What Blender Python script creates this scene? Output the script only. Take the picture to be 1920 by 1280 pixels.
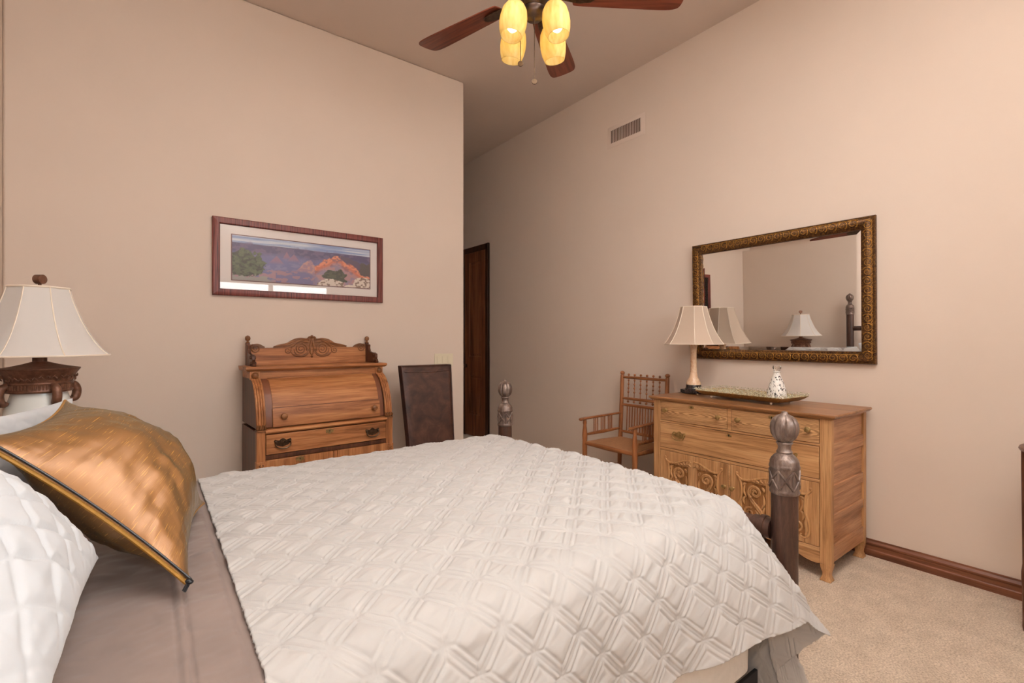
import bpy, bmesh, math, random
import numpy as np
from mathutils import Vector, Matrix, noise as mnoise
C = bpy.context
S = C.scene
for o in list(bpy.data.objects):
    bpy.data.objects.remove(o)
PI = math.pi
R = math.radians
random.seed(7)

# ------------------------------------------------------------------ camera
cd = bpy.data.cameras.new('camera')
cam = bpy.data.objects.new('camera', cd)
S.collection.objects.link(cam)
cd.sensor_fit = 'HORIZONTAL'
cd.sensor_width = 36.0
cd.lens = 36.0 * 898 / 1920
cd.shift_y = -3.0 / 1920
cd.clip_start = 0.02
cd.clip_end = 200
cam.location = (0, 0, 1.3)
cam.rotation_euler = (PI / 2, 0, math.atan2(.798, .602) - PI / 2)
S.camera = cam

# ------------------------------------------------------------------ world, lights, exposure
W = bpy.data.worlds.new('world')
S.world = W
W.use_nodes = True
bg = W.node_tree.nodes['Background']
bg.inputs[0].default_value = (.86, .93, 1.0, 1)
bg.inputs[1].default_value = .6
S.view_settings.view_transform = 'Standard'
S.view_settings.look = 'None'
S.view_settings.exposure = 0.72
S.view_settings.gamma = 1.0
S.view_settings.use_curve_mapping = False
S.cycles.max_bounces = 10
S.cycles.diffuse_bounces = 6
S.cycles.glossy_bounces = 4
S.cycles.transmission_bounces = 6
S.cycles.transparent_max_bounces = 8
S.cycles.sample_clamp_indirect = 6.0
S.cycles.use_denoising = True


def lamp(name, kind, loc, energy, color, size=.1, size_y=None, rot=(0, 0, 0)):
    l = bpy.data.lights.new(name, kind)
    l.energy = energy
    l.color = color
    if kind == 'AREA':
        l.shape = 'RECTANGLE'
        l.size = size
        l.size_y = size_y or size
    else:
        l.shadow_soft_size = size
    o = bpy.data.objects.new(name, l)
    o.location = loc
    o.rotation_euler = rot
    S.collection.objects.link(o)
    return o


# soft daylight through the window of the wall behind the photographer
lamp('window_daylight', 'AREA', (1.55, -.95, 1.94), 20, (.92, .97, 1.0), 1.84, .56, (R(90), 0, 0))
# added spot bounced off the ceiling to brighten the room; direct flash at camera
st_ = lamp('bounced_fill', 'SPOT', (1.02, .02, 2.35), 900, (.80, .91, 1.0), .12, None, (R(180), 0, 0))
st_.data.spot_size = R(100)
st_.data.spot_blend = .6
lamp('camera_flash', 'POINT', (.02, -.02, 1.45), 9, (.88, .95, 1.0), .05)

# ------------------------------------------------------------------ materials


def lin(c):
    return tuple(((v / 255) / 12.92 if v / 255 <= .04045 else ((v / 255 + .055) / 1.055) ** 2.4) for v in c) + (1,)


def newmat(name):
    m = bpy.data.materials.new(name)
    m.use_nodes = True
    nt = m.node_tree
    return m, nt, nt.nodes['Principled BSDF']


def link(nt, a, b):
    nt.links.new(a, b)


def coords(nt, scale=(1, 1, 1), kind='Object', rot=(0, 0, 0)):
    tc = nt.nodes.new('ShaderNodeTexCoord')
    mp = nt.nodes.new('ShaderNodeMapping')
    mp.inputs['Scale'].default_value = scale
    mp.inputs['Rotation'].default_value = rot
    link(nt, tc.outputs[kind], mp.inputs['Vector'])
    return mp.outputs[0]


def noise(nt, vec, scale=5, detail=4, rough=.55, dist=0.0):
    n = nt.nodes.new('ShaderNodeTexNoise')
    n.inputs['Scale'].default_value = scale
    n.inputs['Detail'].default_value = detail
    n.inputs['Roughness'].default_value = rough
    n.inputs['Distortion'].default_value = dist
    link(nt, vec, n.inputs['Vector'])
    return n.outputs['Fac']


def ramp(nt, fac, stops):
    r = nt.nodes.new('ShaderNodeValToRGB')
    e = r.color_ramp.elements
    e[0].position, e[0].color = stops[0]
    e[1].position, e[1].color = stops[-1]
    for p, c in stops[1:-1]:
        x = e.new(p)
        x.color = c
    link(nt, fac, r.inputs[0])
    return r.outputs[0]


def bump(nt, bsdf, h, strength=.2, dist=.01, prev=None):
    b = nt.nodes.new('ShaderNodeBump')
    b.inputs['Strength'].default_value = strength
    b.inputs['Distance'].default_value = dist
    link(nt, h, b.inputs['Height'])
    if prev is not None:
        link(nt, prev, b.inputs['Normal'])
    link(nt, b.outputs[0], bsdf.inputs['Normal'])
    return b.outputs[0]


def mixc(nt, fac, a, b, mode='MIX'):
    m = nt.nodes.new('ShaderNodeMix')
    m.data_type = 'RGBA'
    m.blend_type = mode
    for s, v in ((m.inputs[0], fac), (m.inputs[6], a), (m.inputs[7], b)):
        if hasattr(v, 'links') or hasattr(v, 'is_linked'):
            link(nt, v, s)
        else:
            s.default_value = v
    return m.outputs[2]


def plain(name, rgb, rough=.6, metal=0.0, vary=.06, nscale=6, bmp=0.0, bscale=60, spec=.5, bd=.004, sheen=0.0):
    m, nt, b = newmat(name)
    v = coords(nt)
    c = lin(rgb)
    dark = tuple(x * (1 - vary) for x in c[:3]) + (1,)
    lite = tuple(min(1, x * (1 + vary)) for x in c[:3]) + (1,)
    link(nt, ramp(nt, noise(nt, v, nscale), [(.3, dark), (.7, lite)]), b.inputs['Base Color'])
    b.inputs['Roughness'].default_value = rough
    b.inputs['Metallic'].default_value = metal
    b.inputs['Specular IOR Level'].default_value = spec
    if sheen:
        b.inputs['Sheen Weight'].default_value = sheen
    if bmp:
        bump(nt, b, noise(nt, v, bscale, 3), bmp, bd)
    return m


def wood(name, dark, mid, light, axis='x', scale=1.0, rough=.42, rings=False, spec=.4):
    m, nt, b = newmat(name)
    st = {'x': (1.6, 22, 22), 'y': (22, 1.6, 22), 'z': (22, 22, 1.6)}[axis]
    v = coords(nt, tuple(s * scale for s in st))
    f1 = noise(nt, v, 1.0, 5, .62, .5)
    st2 = {'x': (6, 160, 160), 'y': (160, 6, 160), 'z': (160, 160, 6)}[axis]
    f2 = noise(nt, coords(nt, tuple(s * scale for s in st2)), 1.0, 2, .5)
    col = ramp(nt, f1, [(.28, lin(dark)), (.5, lin(mid)), (.74, lin(light))])
    if rings:
        st3 = {'x': (1.1, 9, 9), 'y': (9, 1.1, 9), 'z': (9, 9, 1.1)}[axis]
        w = nt.nodes.new('ShaderNodeTexWave')
        w.wave_type = 'RINGS'
        w.rings_direction = 'SPHERICAL'
        w.inputs['Scale'].default_value = 6.5
        w.inputs['Distortion'].default_value = 3.5
        w.inputs['Detail'].default_value = 2
        w.inputs['Detail Scale'].default_value = 1.2
        tcn = nt.nodes.new('ShaderNodeTexCoord')
        mpn = nt.nodes.new('ShaderNodeMapping')
        mpn.inputs['Scale'].default_value = tuple(s * scale for s in st3)
        if isinstance(rings, tuple):
            mpn.inputs['Location'].default_value = tuple(-r_ * s * scale for r_, s in zip(rings, st3))
        link(nt, tcn.outputs['Object'], mpn.inputs['Vector'])
        link(nt, mpn.outputs[0], w.inputs['Vector'])
        rc = ramp(nt, w.outputs['Fac'], [(.2, tuple(x * .62 for x in lin(dark)[:3]) + (1,)), (.6, lin(light))])
        col = mixc(nt, .55, col, rc)
    pore = ramp(nt, f2, [(.3, (.62, .55, .5, 1)), (.55, (1, 1, 1, 1))])
    col = mixc(nt, .75, col, pore, 'MULTIPLY')
    link(nt, col, b.inputs['Base Color'])
    b.inputs['Roughness'].default_value = rough
    b.inputs['Specular IOR Level'].default_value = spec
    bump(nt, b, f2, .12, .003)
    return m


M = {}
M['wall'] = plain('wall_paint', (221, 205, 191), .85, vary=.012, nscale=2, bmp=.05, bscale=90, spec=.2)
M['ceiling'] = plain('ceiling_paint', (213, 197, 185), .9, vary=.012, nscale=2, bmp=.05, bscale=90, spec=.15)
M['plate'] = plain('ivory_plastic', (226, 216, 190), .4, vary=.01)
M['vent'] = plain('vent_paint', (221, 204, 191), .5, vary=.02)
M['ventdark'] = plain('vent_cavity', (124, 102, 88), .9)
M['black'] = plain('black_metal', (30, 30, 34), .45)
DK = ((116, 68, 38), (182, 120, 74), (208, 150, 98))
M['dk_x'] = wood('desk_oak_along', *DK, axis='x')
M['dk_z'] = wood('desk_oak_upright', *DK, axis='z')
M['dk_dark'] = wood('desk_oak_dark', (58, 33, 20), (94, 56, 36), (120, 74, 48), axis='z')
M['dk_carve'] = wood('desk_oak_carving', (84, 50, 28), (136, 88, 52), (176, 122, 78), axis='x', rough=.35)
OK_ = ((146, 102, 62), (198, 150, 102), (216, 172, 124))
M['ok_x'] = wood('dresser_oak_along', *OK_, axis='x')
M['ok_z'] = wood('dresser_oak_upright', *OK_, axis='z')
M['ok_y'] = wood('dresser_oak_deep', *OK_, axis='y')
M['ok_rings'] = wood('dresser_oak_flame', *OK_, axis='x', rings=(-.245, -.54, .8))
M['ok_rings2'] = wood('dresser_oak_flame_pale', *OK_, axis='x', rings=(.2, -.545, .79))
M['ok_carve'] = wood('dresser_oak_carving', (150, 102, 60), (196, 148, 98), (214, 170, 120), axis='z', rough=.34)
M['ok_recess'] = wood('dresser_oak_recess', (118, 76, 44), (166, 118, 72), (186, 138, 92), axis='z')  # darkened oak puts the shade behind the carvings into the colour
M['ok_side'] = wood('dresser_oak_side', (140, 96, 64), (186, 136, 98), (204, 158, 118), axis='y')
M['ok_top'] = wood('dresser_oak_top', (112, 74, 44), (158, 110, 70), (184, 136, 92), axis='x', rough=.3)
M['chair_wood'] = wood('armchair_maple', (110, 64, 34), (160, 100, 60), (184, 124, 80), axis='z', rough=.35)
M['chair_wood_x'] = wood('armchair_maple_rail', (110, 64, 34), (156, 98, 58), (180, 120, 76), axis='x', rough=.35)
M['base'] = wood('baseboard_wood', (84, 48, 30), (126, 78, 54), (150, 96, 68), axis='y', rough=.4)
M['door'] = wood('door_alder', (66, 36, 20), (126, 76, 46), (164, 108, 68), axis='z', scale=.6, rough=.38)
M['doorframe'] = wood('door_casing_wood', (34, 18, 10), (64, 36, 21), (88, 52, 30), axis='z', rough=.4)
M['blade'] = wood('fan_blade_cherry', (78, 36, 24), (128, 66, 46), (150, 82, 58), axis='x', rough=.35)
M['brass'] = plain('aged_brass', (176, 146, 96), .3, .7, vary=.3, nscale=60)
M['bronze'] = plain('dark_bronze', (98, 80, 64), .35, 1.0, vary=.3, nscale=60)
M['fanmetal'] = plain('fan_pewter', (104, 88, 80), .32, .9, vary=.2, nscale=30)
M['lampbronze'] = plain('lamp_carved_bronze', (124, 84, 64), .42, .25, vary=.35, nscale=40, bmp=.4, bscale=70, bd=.006)
M['jar'] = plain('white_ceramic', (222, 224, 220), .18, vary=.01)
M['box'] = plain('box_spring_cover', (238, 236, 233), .85, vary=.03, nscale=30, bmp=.6, bscale=26, bd=.012)
M['mattress'] = plain('mattress_cover', (230, 225, 218), .85, vary=.02)
M['carpet'] = None


def carpet():
    m, nt, b = newmat('beige_carpet')
    v = coords(nt)
    f = noise(nt, v, 130, 4, .75)
    g = noise(nt, v, 9, 6, .7)
    c1 = ramp(nt, f, [(.34, lin((182, 160, 138))), (.6, lin((238, 220, 198)))])
    c2 = ramp(nt, g, [(.38, (.84, .82, .8, 1)), (.6, (1, 1, 1, 1))])
    link(nt, mixc(nt, 1.0, c1, c2, 'MULTIPLY'), b.inputs['Base Color'])
    b.inputs['Roughness'].default_value = .95
    b.inputs['Specular IOR Level'].default_value = .1
    b.inputs['Sheen Weight'].default_value = .2
    bump(nt, b, f, .7, .008)
    return m


M['carpet'] = carpet()


def leather():
    m, nt, b = newmat('brown_leather')
    v = coords(nt)
    f = noise(nt, v, 9, 6, .65, 1.0)
    link(nt, ramp(nt, f, [(.3, lin((50, 30, 23))), (.55, lin((78, 48, 37))), (.75, lin((104, 68, 52)))]), b.inputs['Base Color'])
    b.inputs['Roughness'].default_value = .45
    vo = nt.nodes.new('ShaderNodeTexVoronoi')
    vo.inputs['Scale'].default_value = 240
    link(nt, v, vo.inputs['Vector'])
    bump(nt, b, vo.outputs[0], .12, .002)
    return m


M['leather'] = leather()


def postwood(name, dark, mid, hi, metal, rough):
    m, nt, b = newmat(name)
    v = coords(nt, (30, 30, 3))
    f = noise(nt, v, 1.2, 6, .7, .4)
    g = noise(nt, coords(nt, (160, 160, 30)), 1.0, 4, .7)
    col = ramp(nt, f, [(.3, lin(dark)), (.55, lin(mid)), (.8, lin(hi))])
    col = mixc(nt, .6, col, ramp(nt, g, [(.35, (.5, .45, .43, 1)), (.6, (1, 1, 1, 1))]), 'MULTIPLY')
    link(nt, col, b.inputs['Base Color'])
    b.inputs['Roughness'].default_value = rough
    b.inputs['Metallic'].default_value = metal
    bump(nt, b, g, .25, .003)
    return m


M['post'] = postwood('bed_post_brown', (52, 33, 26), (84, 58, 47), (112, 82, 68), .0, .36)
M['postcap'] = postwood('bed_post_pewter', (92, 74, 66), (138, 120, 110), (178, 162, 150), .5, .36)


def fabric(name, rgb, vary=.03, weave=900, sheen=.25, rough=.85, trans=0.0):
    m, nt, b = newmat(name)
    v = coords(nt)
    c = lin(rgb)
    f = noise(nt, v, 5, 4)
    link(nt, ramp(nt, f, [(.3, tuple(x * (1 - vary) for x in c[:3]) + (1,)), (.7, tuple(min(1, x * (1 + vary)) for x in c[:3]) + (1,))]), b.inputs['Base Color'])
    b.inputs['Roughness'].default_value = rough
    b.inputs['Specular IOR Level'].default_value = .25
    b.inputs['Sheen Weight'].default_value = sheen
    bump(nt, b, noise(nt, v, weave, 1), .08, .001)
    if trans:
        t = nt.nodes.new('ShaderNodeBsdfTranslucent')
        t.inputs[0].default_value = c
        mx = nt.nodes.new('ShaderNodeMixShader')
        mx.inputs[0].default_value = trans
        link(nt, b.outputs[0], mx.inputs[1])
        link(nt, t.outputs[0], mx.inputs[2])
        link(nt, mx.outputs[0], nt.nodes['Material Output'].inputs[0])
    return m


M['quilt'] = fabric('ivory_quilt', (180, 177, 174))
M['pillow'] = fabric('white_sham', (192, 196, 200))
M['sheet'] = fabric('taupe_sateen', (138, 122, 115), vary=.10, sheen=.2, rough=.42)
M['shade'] = fabric('white_lampshade', (238, 234, 230), vary=.01, trans=.35)
M['shadetrim'] = fabric('lampshade_trim', (236, 222, 204), vary=.01)
M['shade2'] = fabric('peach_lampshade', (220, 200, 180), vary=.02, trans=.3)


def gold_silk():
    m, nt, b = newmat('gold_silk')
    uv = coords(nt, (14, 230, 1), 'UV', (0, 0, R(24)))
    f = noise(nt, uv, 1.0, 2, .5)
    slub = ramp(nt, f, [(.63, (0, 0, 0, 1)), (.70, (1, 1, 1, 1))])
    v = coords(nt)
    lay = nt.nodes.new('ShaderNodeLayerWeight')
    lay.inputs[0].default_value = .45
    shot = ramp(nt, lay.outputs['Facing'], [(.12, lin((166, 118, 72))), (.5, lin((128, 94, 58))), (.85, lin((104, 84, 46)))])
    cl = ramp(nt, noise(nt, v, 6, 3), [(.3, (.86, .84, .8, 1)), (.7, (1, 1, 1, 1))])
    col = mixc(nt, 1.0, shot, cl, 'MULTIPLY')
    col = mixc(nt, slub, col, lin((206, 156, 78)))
    link(nt, col, b.inputs['Base Color'])
    b.inputs['Roughness'].default_value = .36
    b.inputs['Metallic'].default_value = .15
    bump(nt, b, f, .15, .002)
    return m


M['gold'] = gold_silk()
M['piping'] = plain('gold_piping', (166, 122, 52), .4, .3, vary=.1, nscale=80)
M['zip'] = plain('black_zipper', (26, 26, 30), .4)


def marble(name, c1, c2, scale=30):
    m, nt, b = newmat(name)
    v = coords(nt, (1, 1, .6))
    f = noise(nt, v, scale, 6, .7, 2.0)
    link(nt, ramp(nt, f, [(.35, lin(c1)), (.65, lin(c2))]), b.inputs['Base Color'])
    b.inputs['Roughness'].default_value = .2
    return m


M['marble'] = marble('peach_marble', (212, 164, 130), (236, 212, 180))
M['blackmarble'] = marble('black_marble', (18, 16, 16), (70, 60, 58), 25)


def flecked():
    m, nt, b = newmat('white_glaze_with_dark_flecks')
    v = coords(nt, (1, 1, .55), 'Object', (.3, .5, 0))
    f = noise(nt, v, 70, 2, .5, 1.2)
    link(nt, ramp(nt, f, [(.37, lin((30, 26, 30))), (.43, lin((236, 232, 226)))]), b.inputs['Base Color'])
    b.inputs['Roughness'].default_value = .15
    return m


M['fleck'] = flecked()
M['beads'] = plain('gold_beads', (232, 206, 176), .22, .3, vary=.55, nscale=120)
M['crystal'] = None


def crystal():
    m, nt, b = newmat('clear_crystal')
    b.inputs['Base Color'].default_value = (.98, .98, .98, 1)
    b.inputs['Transmission Weight'].default_value = 1.0
    b.inputs['Roughness'].default_value = .02
    b.inputs['IOR'].default_value = 1.5
    return m


M['crystal'] = crystal()


def window_glass(name, refl=1.0, trim=None):
    m, nt, b = newmat(name)
    nt.nodes.remove(b)
    t = nt.nodes.new('ShaderNodeBsdfTransparent')
    g = nt.nodes.new('ShaderNodeBsdfGlossy')
    g.inputs['Roughness'].default_value = .0
    fr = nt.nodes.new('ShaderNodeFresnel')
    fr.inputs[0].default_value = 1.5
    mx = nt.nodes.new('ShaderNodeMixShader')
    link(nt, fr.outputs[0], mx.inputs[0])
    link(nt, t.outputs[0], mx.inputs[1])
    link(nt, g.outputs[0], mx.inputs[2])
    link(nt, mx.outputs[0], nt.nodes['Material Output'].inputs[0])
    return m


M['glass'] = window_glass('clear_glass')


def mirror_mat():
    m, nt, b = newmat('silvered_mirror')
    b.inputs['Base Color'].default_value = (.86, .86, .85, 1)
    b.inputs['Metallic'].default_value = 1.0
    b.inputs['Roughness'].default_value = 0.0
    return m


M['mirror'] = mirror_mat()


def gilt():
    m, nt, b = newmat('antique_gilt')
    v = coords(nt)
    f = noise(nt, v, 75, 4, .6, 1.5)
    link(nt, ramp(nt, f, [(.36, lin((52, 33, 22))), (.52, lin((104, 72, 42))), (.7, lin((152, 108, 54)))]), b.inputs['Base Color'])
    b.inputs['Roughness'].default_value = .38
    b.inputs['Metallic'].default_value = .6
    bump(nt, b, f, .5, .005)
    return m


M['gilt'] = gilt()
M['giltlight'] = plain('gilt_scrolls', (168, 122, 56), .32, .75, vary=.35, nscale=50)
M['picframe'] = None


def picframe():
    m, nt, b = newmat('mahogany_picture_frame')
    f = noise(nt, coords(nt, (60, 60, 60)), 1.0, 3)
    g = noise(nt, coords(nt, (120, 4, 4)), 1.0, 2)
    col = ramp(nt, g, [(.35, lin((74, 30, 28))), (.5, lin((122, 58, 50))), (.7, lin((142, 74, 64)))])
    link(nt, col, b.inputs['Base Color'])
    b.inputs['Roughness'].default_value = .4
    bump(nt, b, g, .2, .002)
    return m


M['picframe'] = picframe()
M['mat'] = plain('mat_board', (232, 220, 213), .9, vary=.01)


def attr_mat(name):
    m, nt, b = newmat(name)
    a = nt.nodes.new('ShaderNodeVertexColor')
    a.layer_name = 'Col'
    link(nt, a.outputs[0], b.inputs['Base Color'])
    b.inputs['Roughness'].default_value = .6
    return m


M['print'] = attr_mat('landscape_print')


def amber():
    m, nt, b = newmat('amber_seeded_glass')
    v = coords(nt)
    f = noise(nt, coords(nt, (60, 60, 14)), 1.0, 4)
    col = ramp(nt, f, [(.3, lin((236, 214, 150))), (.7, lin((250, 238, 190)))])
    link(nt, col, b.inputs['Base Color'])
    b.inputs['Roughness'].default_value = .25
    t = nt.nodes.new('ShaderNodeBsdfTranslucent')
    link(nt, col, t.inputs[0])
    tr = nt.nodes.new('ShaderNodeBsdfTransparent')
    link(nt, col, tr.inputs[0])
    m1 = nt.nodes.new('ShaderNodeMixShader')
    m1.inputs[0].default_value = .6
    link(nt, b.outputs[0], m1.inputs[1])
    link(nt, t.outputs[0], m1.inputs[2])
    m2 = nt.nodes.new('ShaderNodeMixShader')
    m2.inputs[0].default_value = .12
    link(nt, m1.outputs[0], m2.inputs[1])
    link(nt, tr.outputs[0], m2.inputs[2])
    link(nt, m2.outputs[0], nt.nodes['Material Output'].inputs[0])
    return m


M['amber'] = amber()


def emit(name, rgb, s):
    m, nt, b = newmat(name)
    b.inputs['Base Color'].default_value = (.9, .9, .9, 1)
    b.inputs['Emission Color'].default_value = lin(rgb)
    b.inputs['Emission Strength'].default_value = s
    return m


M['bulb'] = emit('lit_bulb', (255, 240, 210), 2.6)
M['cane'] = plain('woven_seat', (176, 128, 88), .7, vary=.1, nscale=40, bmp=.5, bscale=160)
M['patio'] = plain('patio_paving', (200, 186, 168), .9)
M['bark'] = plain('pale_bark', (150, 132, 116), .9)

# ------------------------------------------------------------------ mesh helpers


class MB:
    def __init__(s):
        s.v, s.f, s.uv = [], [], None

    def _add(s, vs, fs, X=None):
        b = len(s.v)
        if X is not None:
            vs = [X @ Vector(p) for p in vs]
        s.v.extend([tuple(p) for p in vs])
        s.f.extend([tuple(i + b for i in f) for f in fs])
        return s

    def box(s, x0, x1, y0, y1, z0, z1, X=None):
        vs = [(x0, y0, z0), (x1, y0, z0), (x1, y1, z0), (x0, y1, z0), (x0, y0, z1), (x1, y0, z1), (x1, y1, z1), (x0, y1, z1)]
        fs = [(0, 3, 2, 1), (4, 5, 6, 7), (0, 1, 5, 4), (1, 2, 6, 5), (2, 3, 7, 6), (3, 0, 4, 7)]
        return s._add(vs, fs, X)

    def lathe(s, prof, n=24, c=(0, 0, 0), X=None, fl=None, caps=True):
        vs, fs = [], []
        for (r, z) in prof:
            for k in range(n):
                a = 2 * PI * k / n
                rr = r * (fl(a, z) if fl else 1)
                vs.append((c[0] + rr * math.cos(a), c[1] + rr * math.sin(a), c[2] + z))
        for i in range(len(prof) - 1):
            for k in range(n):
                k2 = (k + 1) % n
                fs.append((i * n + k, i * n + k2, (i + 1) * n + k2, (i + 1) * n + k))
        if caps:
            if prof[0][0] > 1e-5:
                fs.append(tuple(reversed(range(n))))
            if prof[-1][0] > 1e-5:
                fs.append(tuple(range((len(prof) - 1) * n, len(prof) * n)))
        return s._add(vs, fs, X)

    def tube(s, pts, rad, n=10, X=None, flat=None, closed=False):
        """tube along pts; flat=(normal, factor) keeps the section upright on a carved face"""
        P = [Vector(p) for p in pts]
        m = len(P)
        rad = rad if hasattr(rad, '__len__') else [rad] * m
        vs, fs = [], []
        ref = None
        for i in range(m):
            a, b = (P[i - 1], P[(i + 1) % m]) if closed else (P[max(i - 1, 0)], P[min(i + 1, m - 1)])
            t = (b - a)
            t = t.normalized() if t.length > 1e-9 else Vector((0, 0, 1))
            if flat:
                nn = Vector(flat[0])
                sd = t.cross(nn)
                sd = sd.normalized() if sd.length > 1e-6 else Vector((1, 0, 0))
                k = flat[1]
            else:
                if ref is None:
                    ref = Vector((0, 0, 1)) if abs(t.z) < .9 else Vector((1, 0, 0))
                sd = t.cross(ref).normalized()
                nn = sd.cross(t).normalized()
                ref = nn
                k = 1
            for j in range(n):
                a_ = 2 * PI * j / n
                vs.append(P[i] + sd * (rad[i] * math.cos(a_)) + nn * (rad[i] * k * math.sin(a_)))
        for i in range(m if closed else m - 1):
            i2 = (i + 1) % m
            for j in range(n):
                j2 = (j + 1) % n
                fs.append((i * n + j, i * n + j2, i2 * n + j2, i2 * n + j))
        if not closed:
            fs.append(tuple(reversed(range(n))))
            fs.append(tuple(range((m - 1) * n, m * n)))
        return s._add(vs, fs, X)

    def prism(s, poly, y0, y1, X=None):
        """poly in (x, z), extruded along y"""
        n = len(poly)
        vs = [(x, y0, z) for x, z in poly] + [(x, y1, z) for x, z in poly]
        fs = [tuple(range(n)), tuple(reversed(range(n, 2 * n)))] + [(i, i + n, (i + 1) % n + n, (i + 1) % n) for i in range(n)]
        return s._add(vs, fs, X)

    def rim(s, x0, x1, z0, z1, prof, X=None):
        """mitred frame round a rectangle in x,z; prof = [(inset, y)] closed"""
        vs, fs = [], []
        n = len(prof)
        for (cx, cz, sx, sz) in ((x0, z0, 1, 1), (x1, z0, -1, 1), (x1, z1, -1, -1), (x0, z1, 1, -1)):
            for d, y in prof:
                vs.append((cx + sx * d, y, cz + sz * d))
        for k in range(4):
            k2 = (k + 1) % 4
            for j in range(n):
                j2 = (j + 1) % n
                fs.append((k * n + j, k2 * n + j, k2 * n + j2, k * n + j2))
        return s._add(vs, fs, X)

    def ball(s, c, r, n=12, sq=(1, 1, 1), X=None):
        h = max(5, n // 2)
        prof = [(math.sin(PI * i / h) * r, -math.cos(PI * i / h) * r) for i in range(h + 1)]
        prof[0] = (1e-6, -r)
        prof[-1] = (1e-6, r)
        T = Matrix.Translation(c) @ Matrix.Diagonal((*sq, 1))
        return s.lathe(prof, n, (0, 0, 0), (X @ T) if X is not None else T, caps=False)

    def build(s, name, mat, parent=None, bevel=0.0, smooth=38, loc=None, fix=True):
        me = bpy.data.meshes.new(name)
        me.from_pydata(s.v, [], s.f)
        if fix:
            bm = bmesh.new()
            bm.from_mesh(me)
            bmesh.ops.recalc_face_normals(bm, faces=bm.faces)
            bm.to_mesh(me)
            bm.free()
        me.materials.append(mat)
        finish(me, smooth)
        o = bpy.data.objects.new(name, me)
        S.collection.objects.link(o)
        if parent is not None:
            o.parent = parent
        if loc is not None:
            o.location = loc
        if bevel:
            b = o.modifiers.new('bevel', 'BEVEL')
            b.width = bevel
            b.segments = 2
            b.limit_method = 'ANGLE'
            b.angle_limit = R(40)
        return o


def finish(me, smooth):
    me.polygons.foreach_set('use_smooth', [True] * len(me.polygons))
    if smooth is not None and smooth < 180:
        me.set_sharp_from_angle(angle=R(smooth))
    me.update()


def thing(name, label, cat, loc=(0, 0, 0), rz=0.0, group=None):
    o = bpy.data.objects.new(name, None)
    o.empty_display_size = .1
    S.collection.objects.link(o)
    o.location = loc
    o.rotation_euler = (0, 0, rz)
    o['label'] = label
    o['category'] = cat
    if group:
        o['group'] = group
    return o


def tag(o, label, cat, group=None):
    o['label'] = label
    o['category'] = cat
    if group:
        o['group'] = group
    return o


def struct(o):
    o['kind'] = 'structure'
    return o


def recenter(o):
    """put a top-level mesh's origin at its base"""
    me = o.data
    n = len(me.vertices)
    a = np.empty(n * 3)
    me.vertices.foreach_get('co', a)
    a = a.reshape(-1, 3)
    c = (a.min(0) + a.max(0)) / 2
    c[2] = a[:, 2].min()
    me.vertices.foreach_set('co', (a - c).ravel())
    me.update()
    o.location = c
    return o


def cat_rom(pts, k=8):
    P = [np.array(p, float) for p in pts]
    out = []
    for i in range(len(P) - 1):
        p0, p1, p2, p3 = P[max(i - 1, 0)], P[i], P[i + 1], P[min(i + 2, len(P) - 1)]
        for j in range(k):
            t = j / k
            out.append(.5 * (2 * p1 + (p2 - p0) * t + (2 * p0 - 5 * p1 + 4 * p2 - p3) * t * t + (3 * p1 - p0 - 3 * p2 + p3) * t ** 3))
    out.append(P[-1])
    return [tuple(p) for p in out]


def taper(n, r, a=.35, b=.35):
    """radii along a carved stroke: thin ends, full middle"""
    return [r * (a + (1 - a) * min(1, i / (n * .3)) if i < n * .5 else b + (1 - b) * min(1, (n - 1 - i) / (n * .3))) * 1.0 for i in range(n)]


def spiral(cx, cz, r0, r1, a0, a1, n=26, y=0.0, sx=1):
    out = []
    for i in range(n):
        t = i / (n - 1)
        r = r0 + (r1 - r0) * t
        a = a0 + (a1 - a0) * t
        out.append((cx + sx * r * math.cos(a), y, cz + r * math.sin(a)))
    return out


def rotx(a):
    return Matrix.Rotation(a, 4, 'X')


def roty(a):
    return Matrix.Rotation(a, 4, 'Y')


def rotz(a):
    return Matrix.Rotation(a, 4, 'Z')


def T(*p):
    return Matrix.Translation(p)


FRONT = rotx(PI / 2)      # lathe axis z -> -y (towards a cabinet's front)

# ------------------------------------------------------------------ the room
HC = 3.73
WX0, WX1, WY0, WY1 = -.668, 3.48, -.72, 3.886
CX = 2.363                  # outside corner where the hall begins
HY = 7.4
struct(MB().box(WX0 - .15, WX1 + .15, WY0 - .15, HY + .15, -.12, 0).build('floor', M['carpet']))
struct(MB().box(WX0 - .15, WX1 + .15, WY0 - .15, HY + .15, HC, HC + .12).build('ceiling', M['ceiling']))
struct(MB().box(WX0 - .14, WX0, WY0 - .14, WY1 + .12, 0, HC).build('wall_left', M['wall']))
struct(MB().box(WX1, WX1 + .14, WY0 - .14, HY + .14, 0, HC).build('wall_right', M['wall']))
wb = MB().box(WX0, CX, WY1, WY1 + .12, 0, HC)
struct(wb.build('wall_back', M['wall'], bevel=.012))
struct(MB().box(CX - .12, CX, WY1 + .12, HY, 0, HC).build('wall_hall_left', M['wall']))
struct(MB().box(CX - .12, WX1, HY, HY + .14, 0, HC).build('wall_hall_end', M['wall']))
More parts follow.
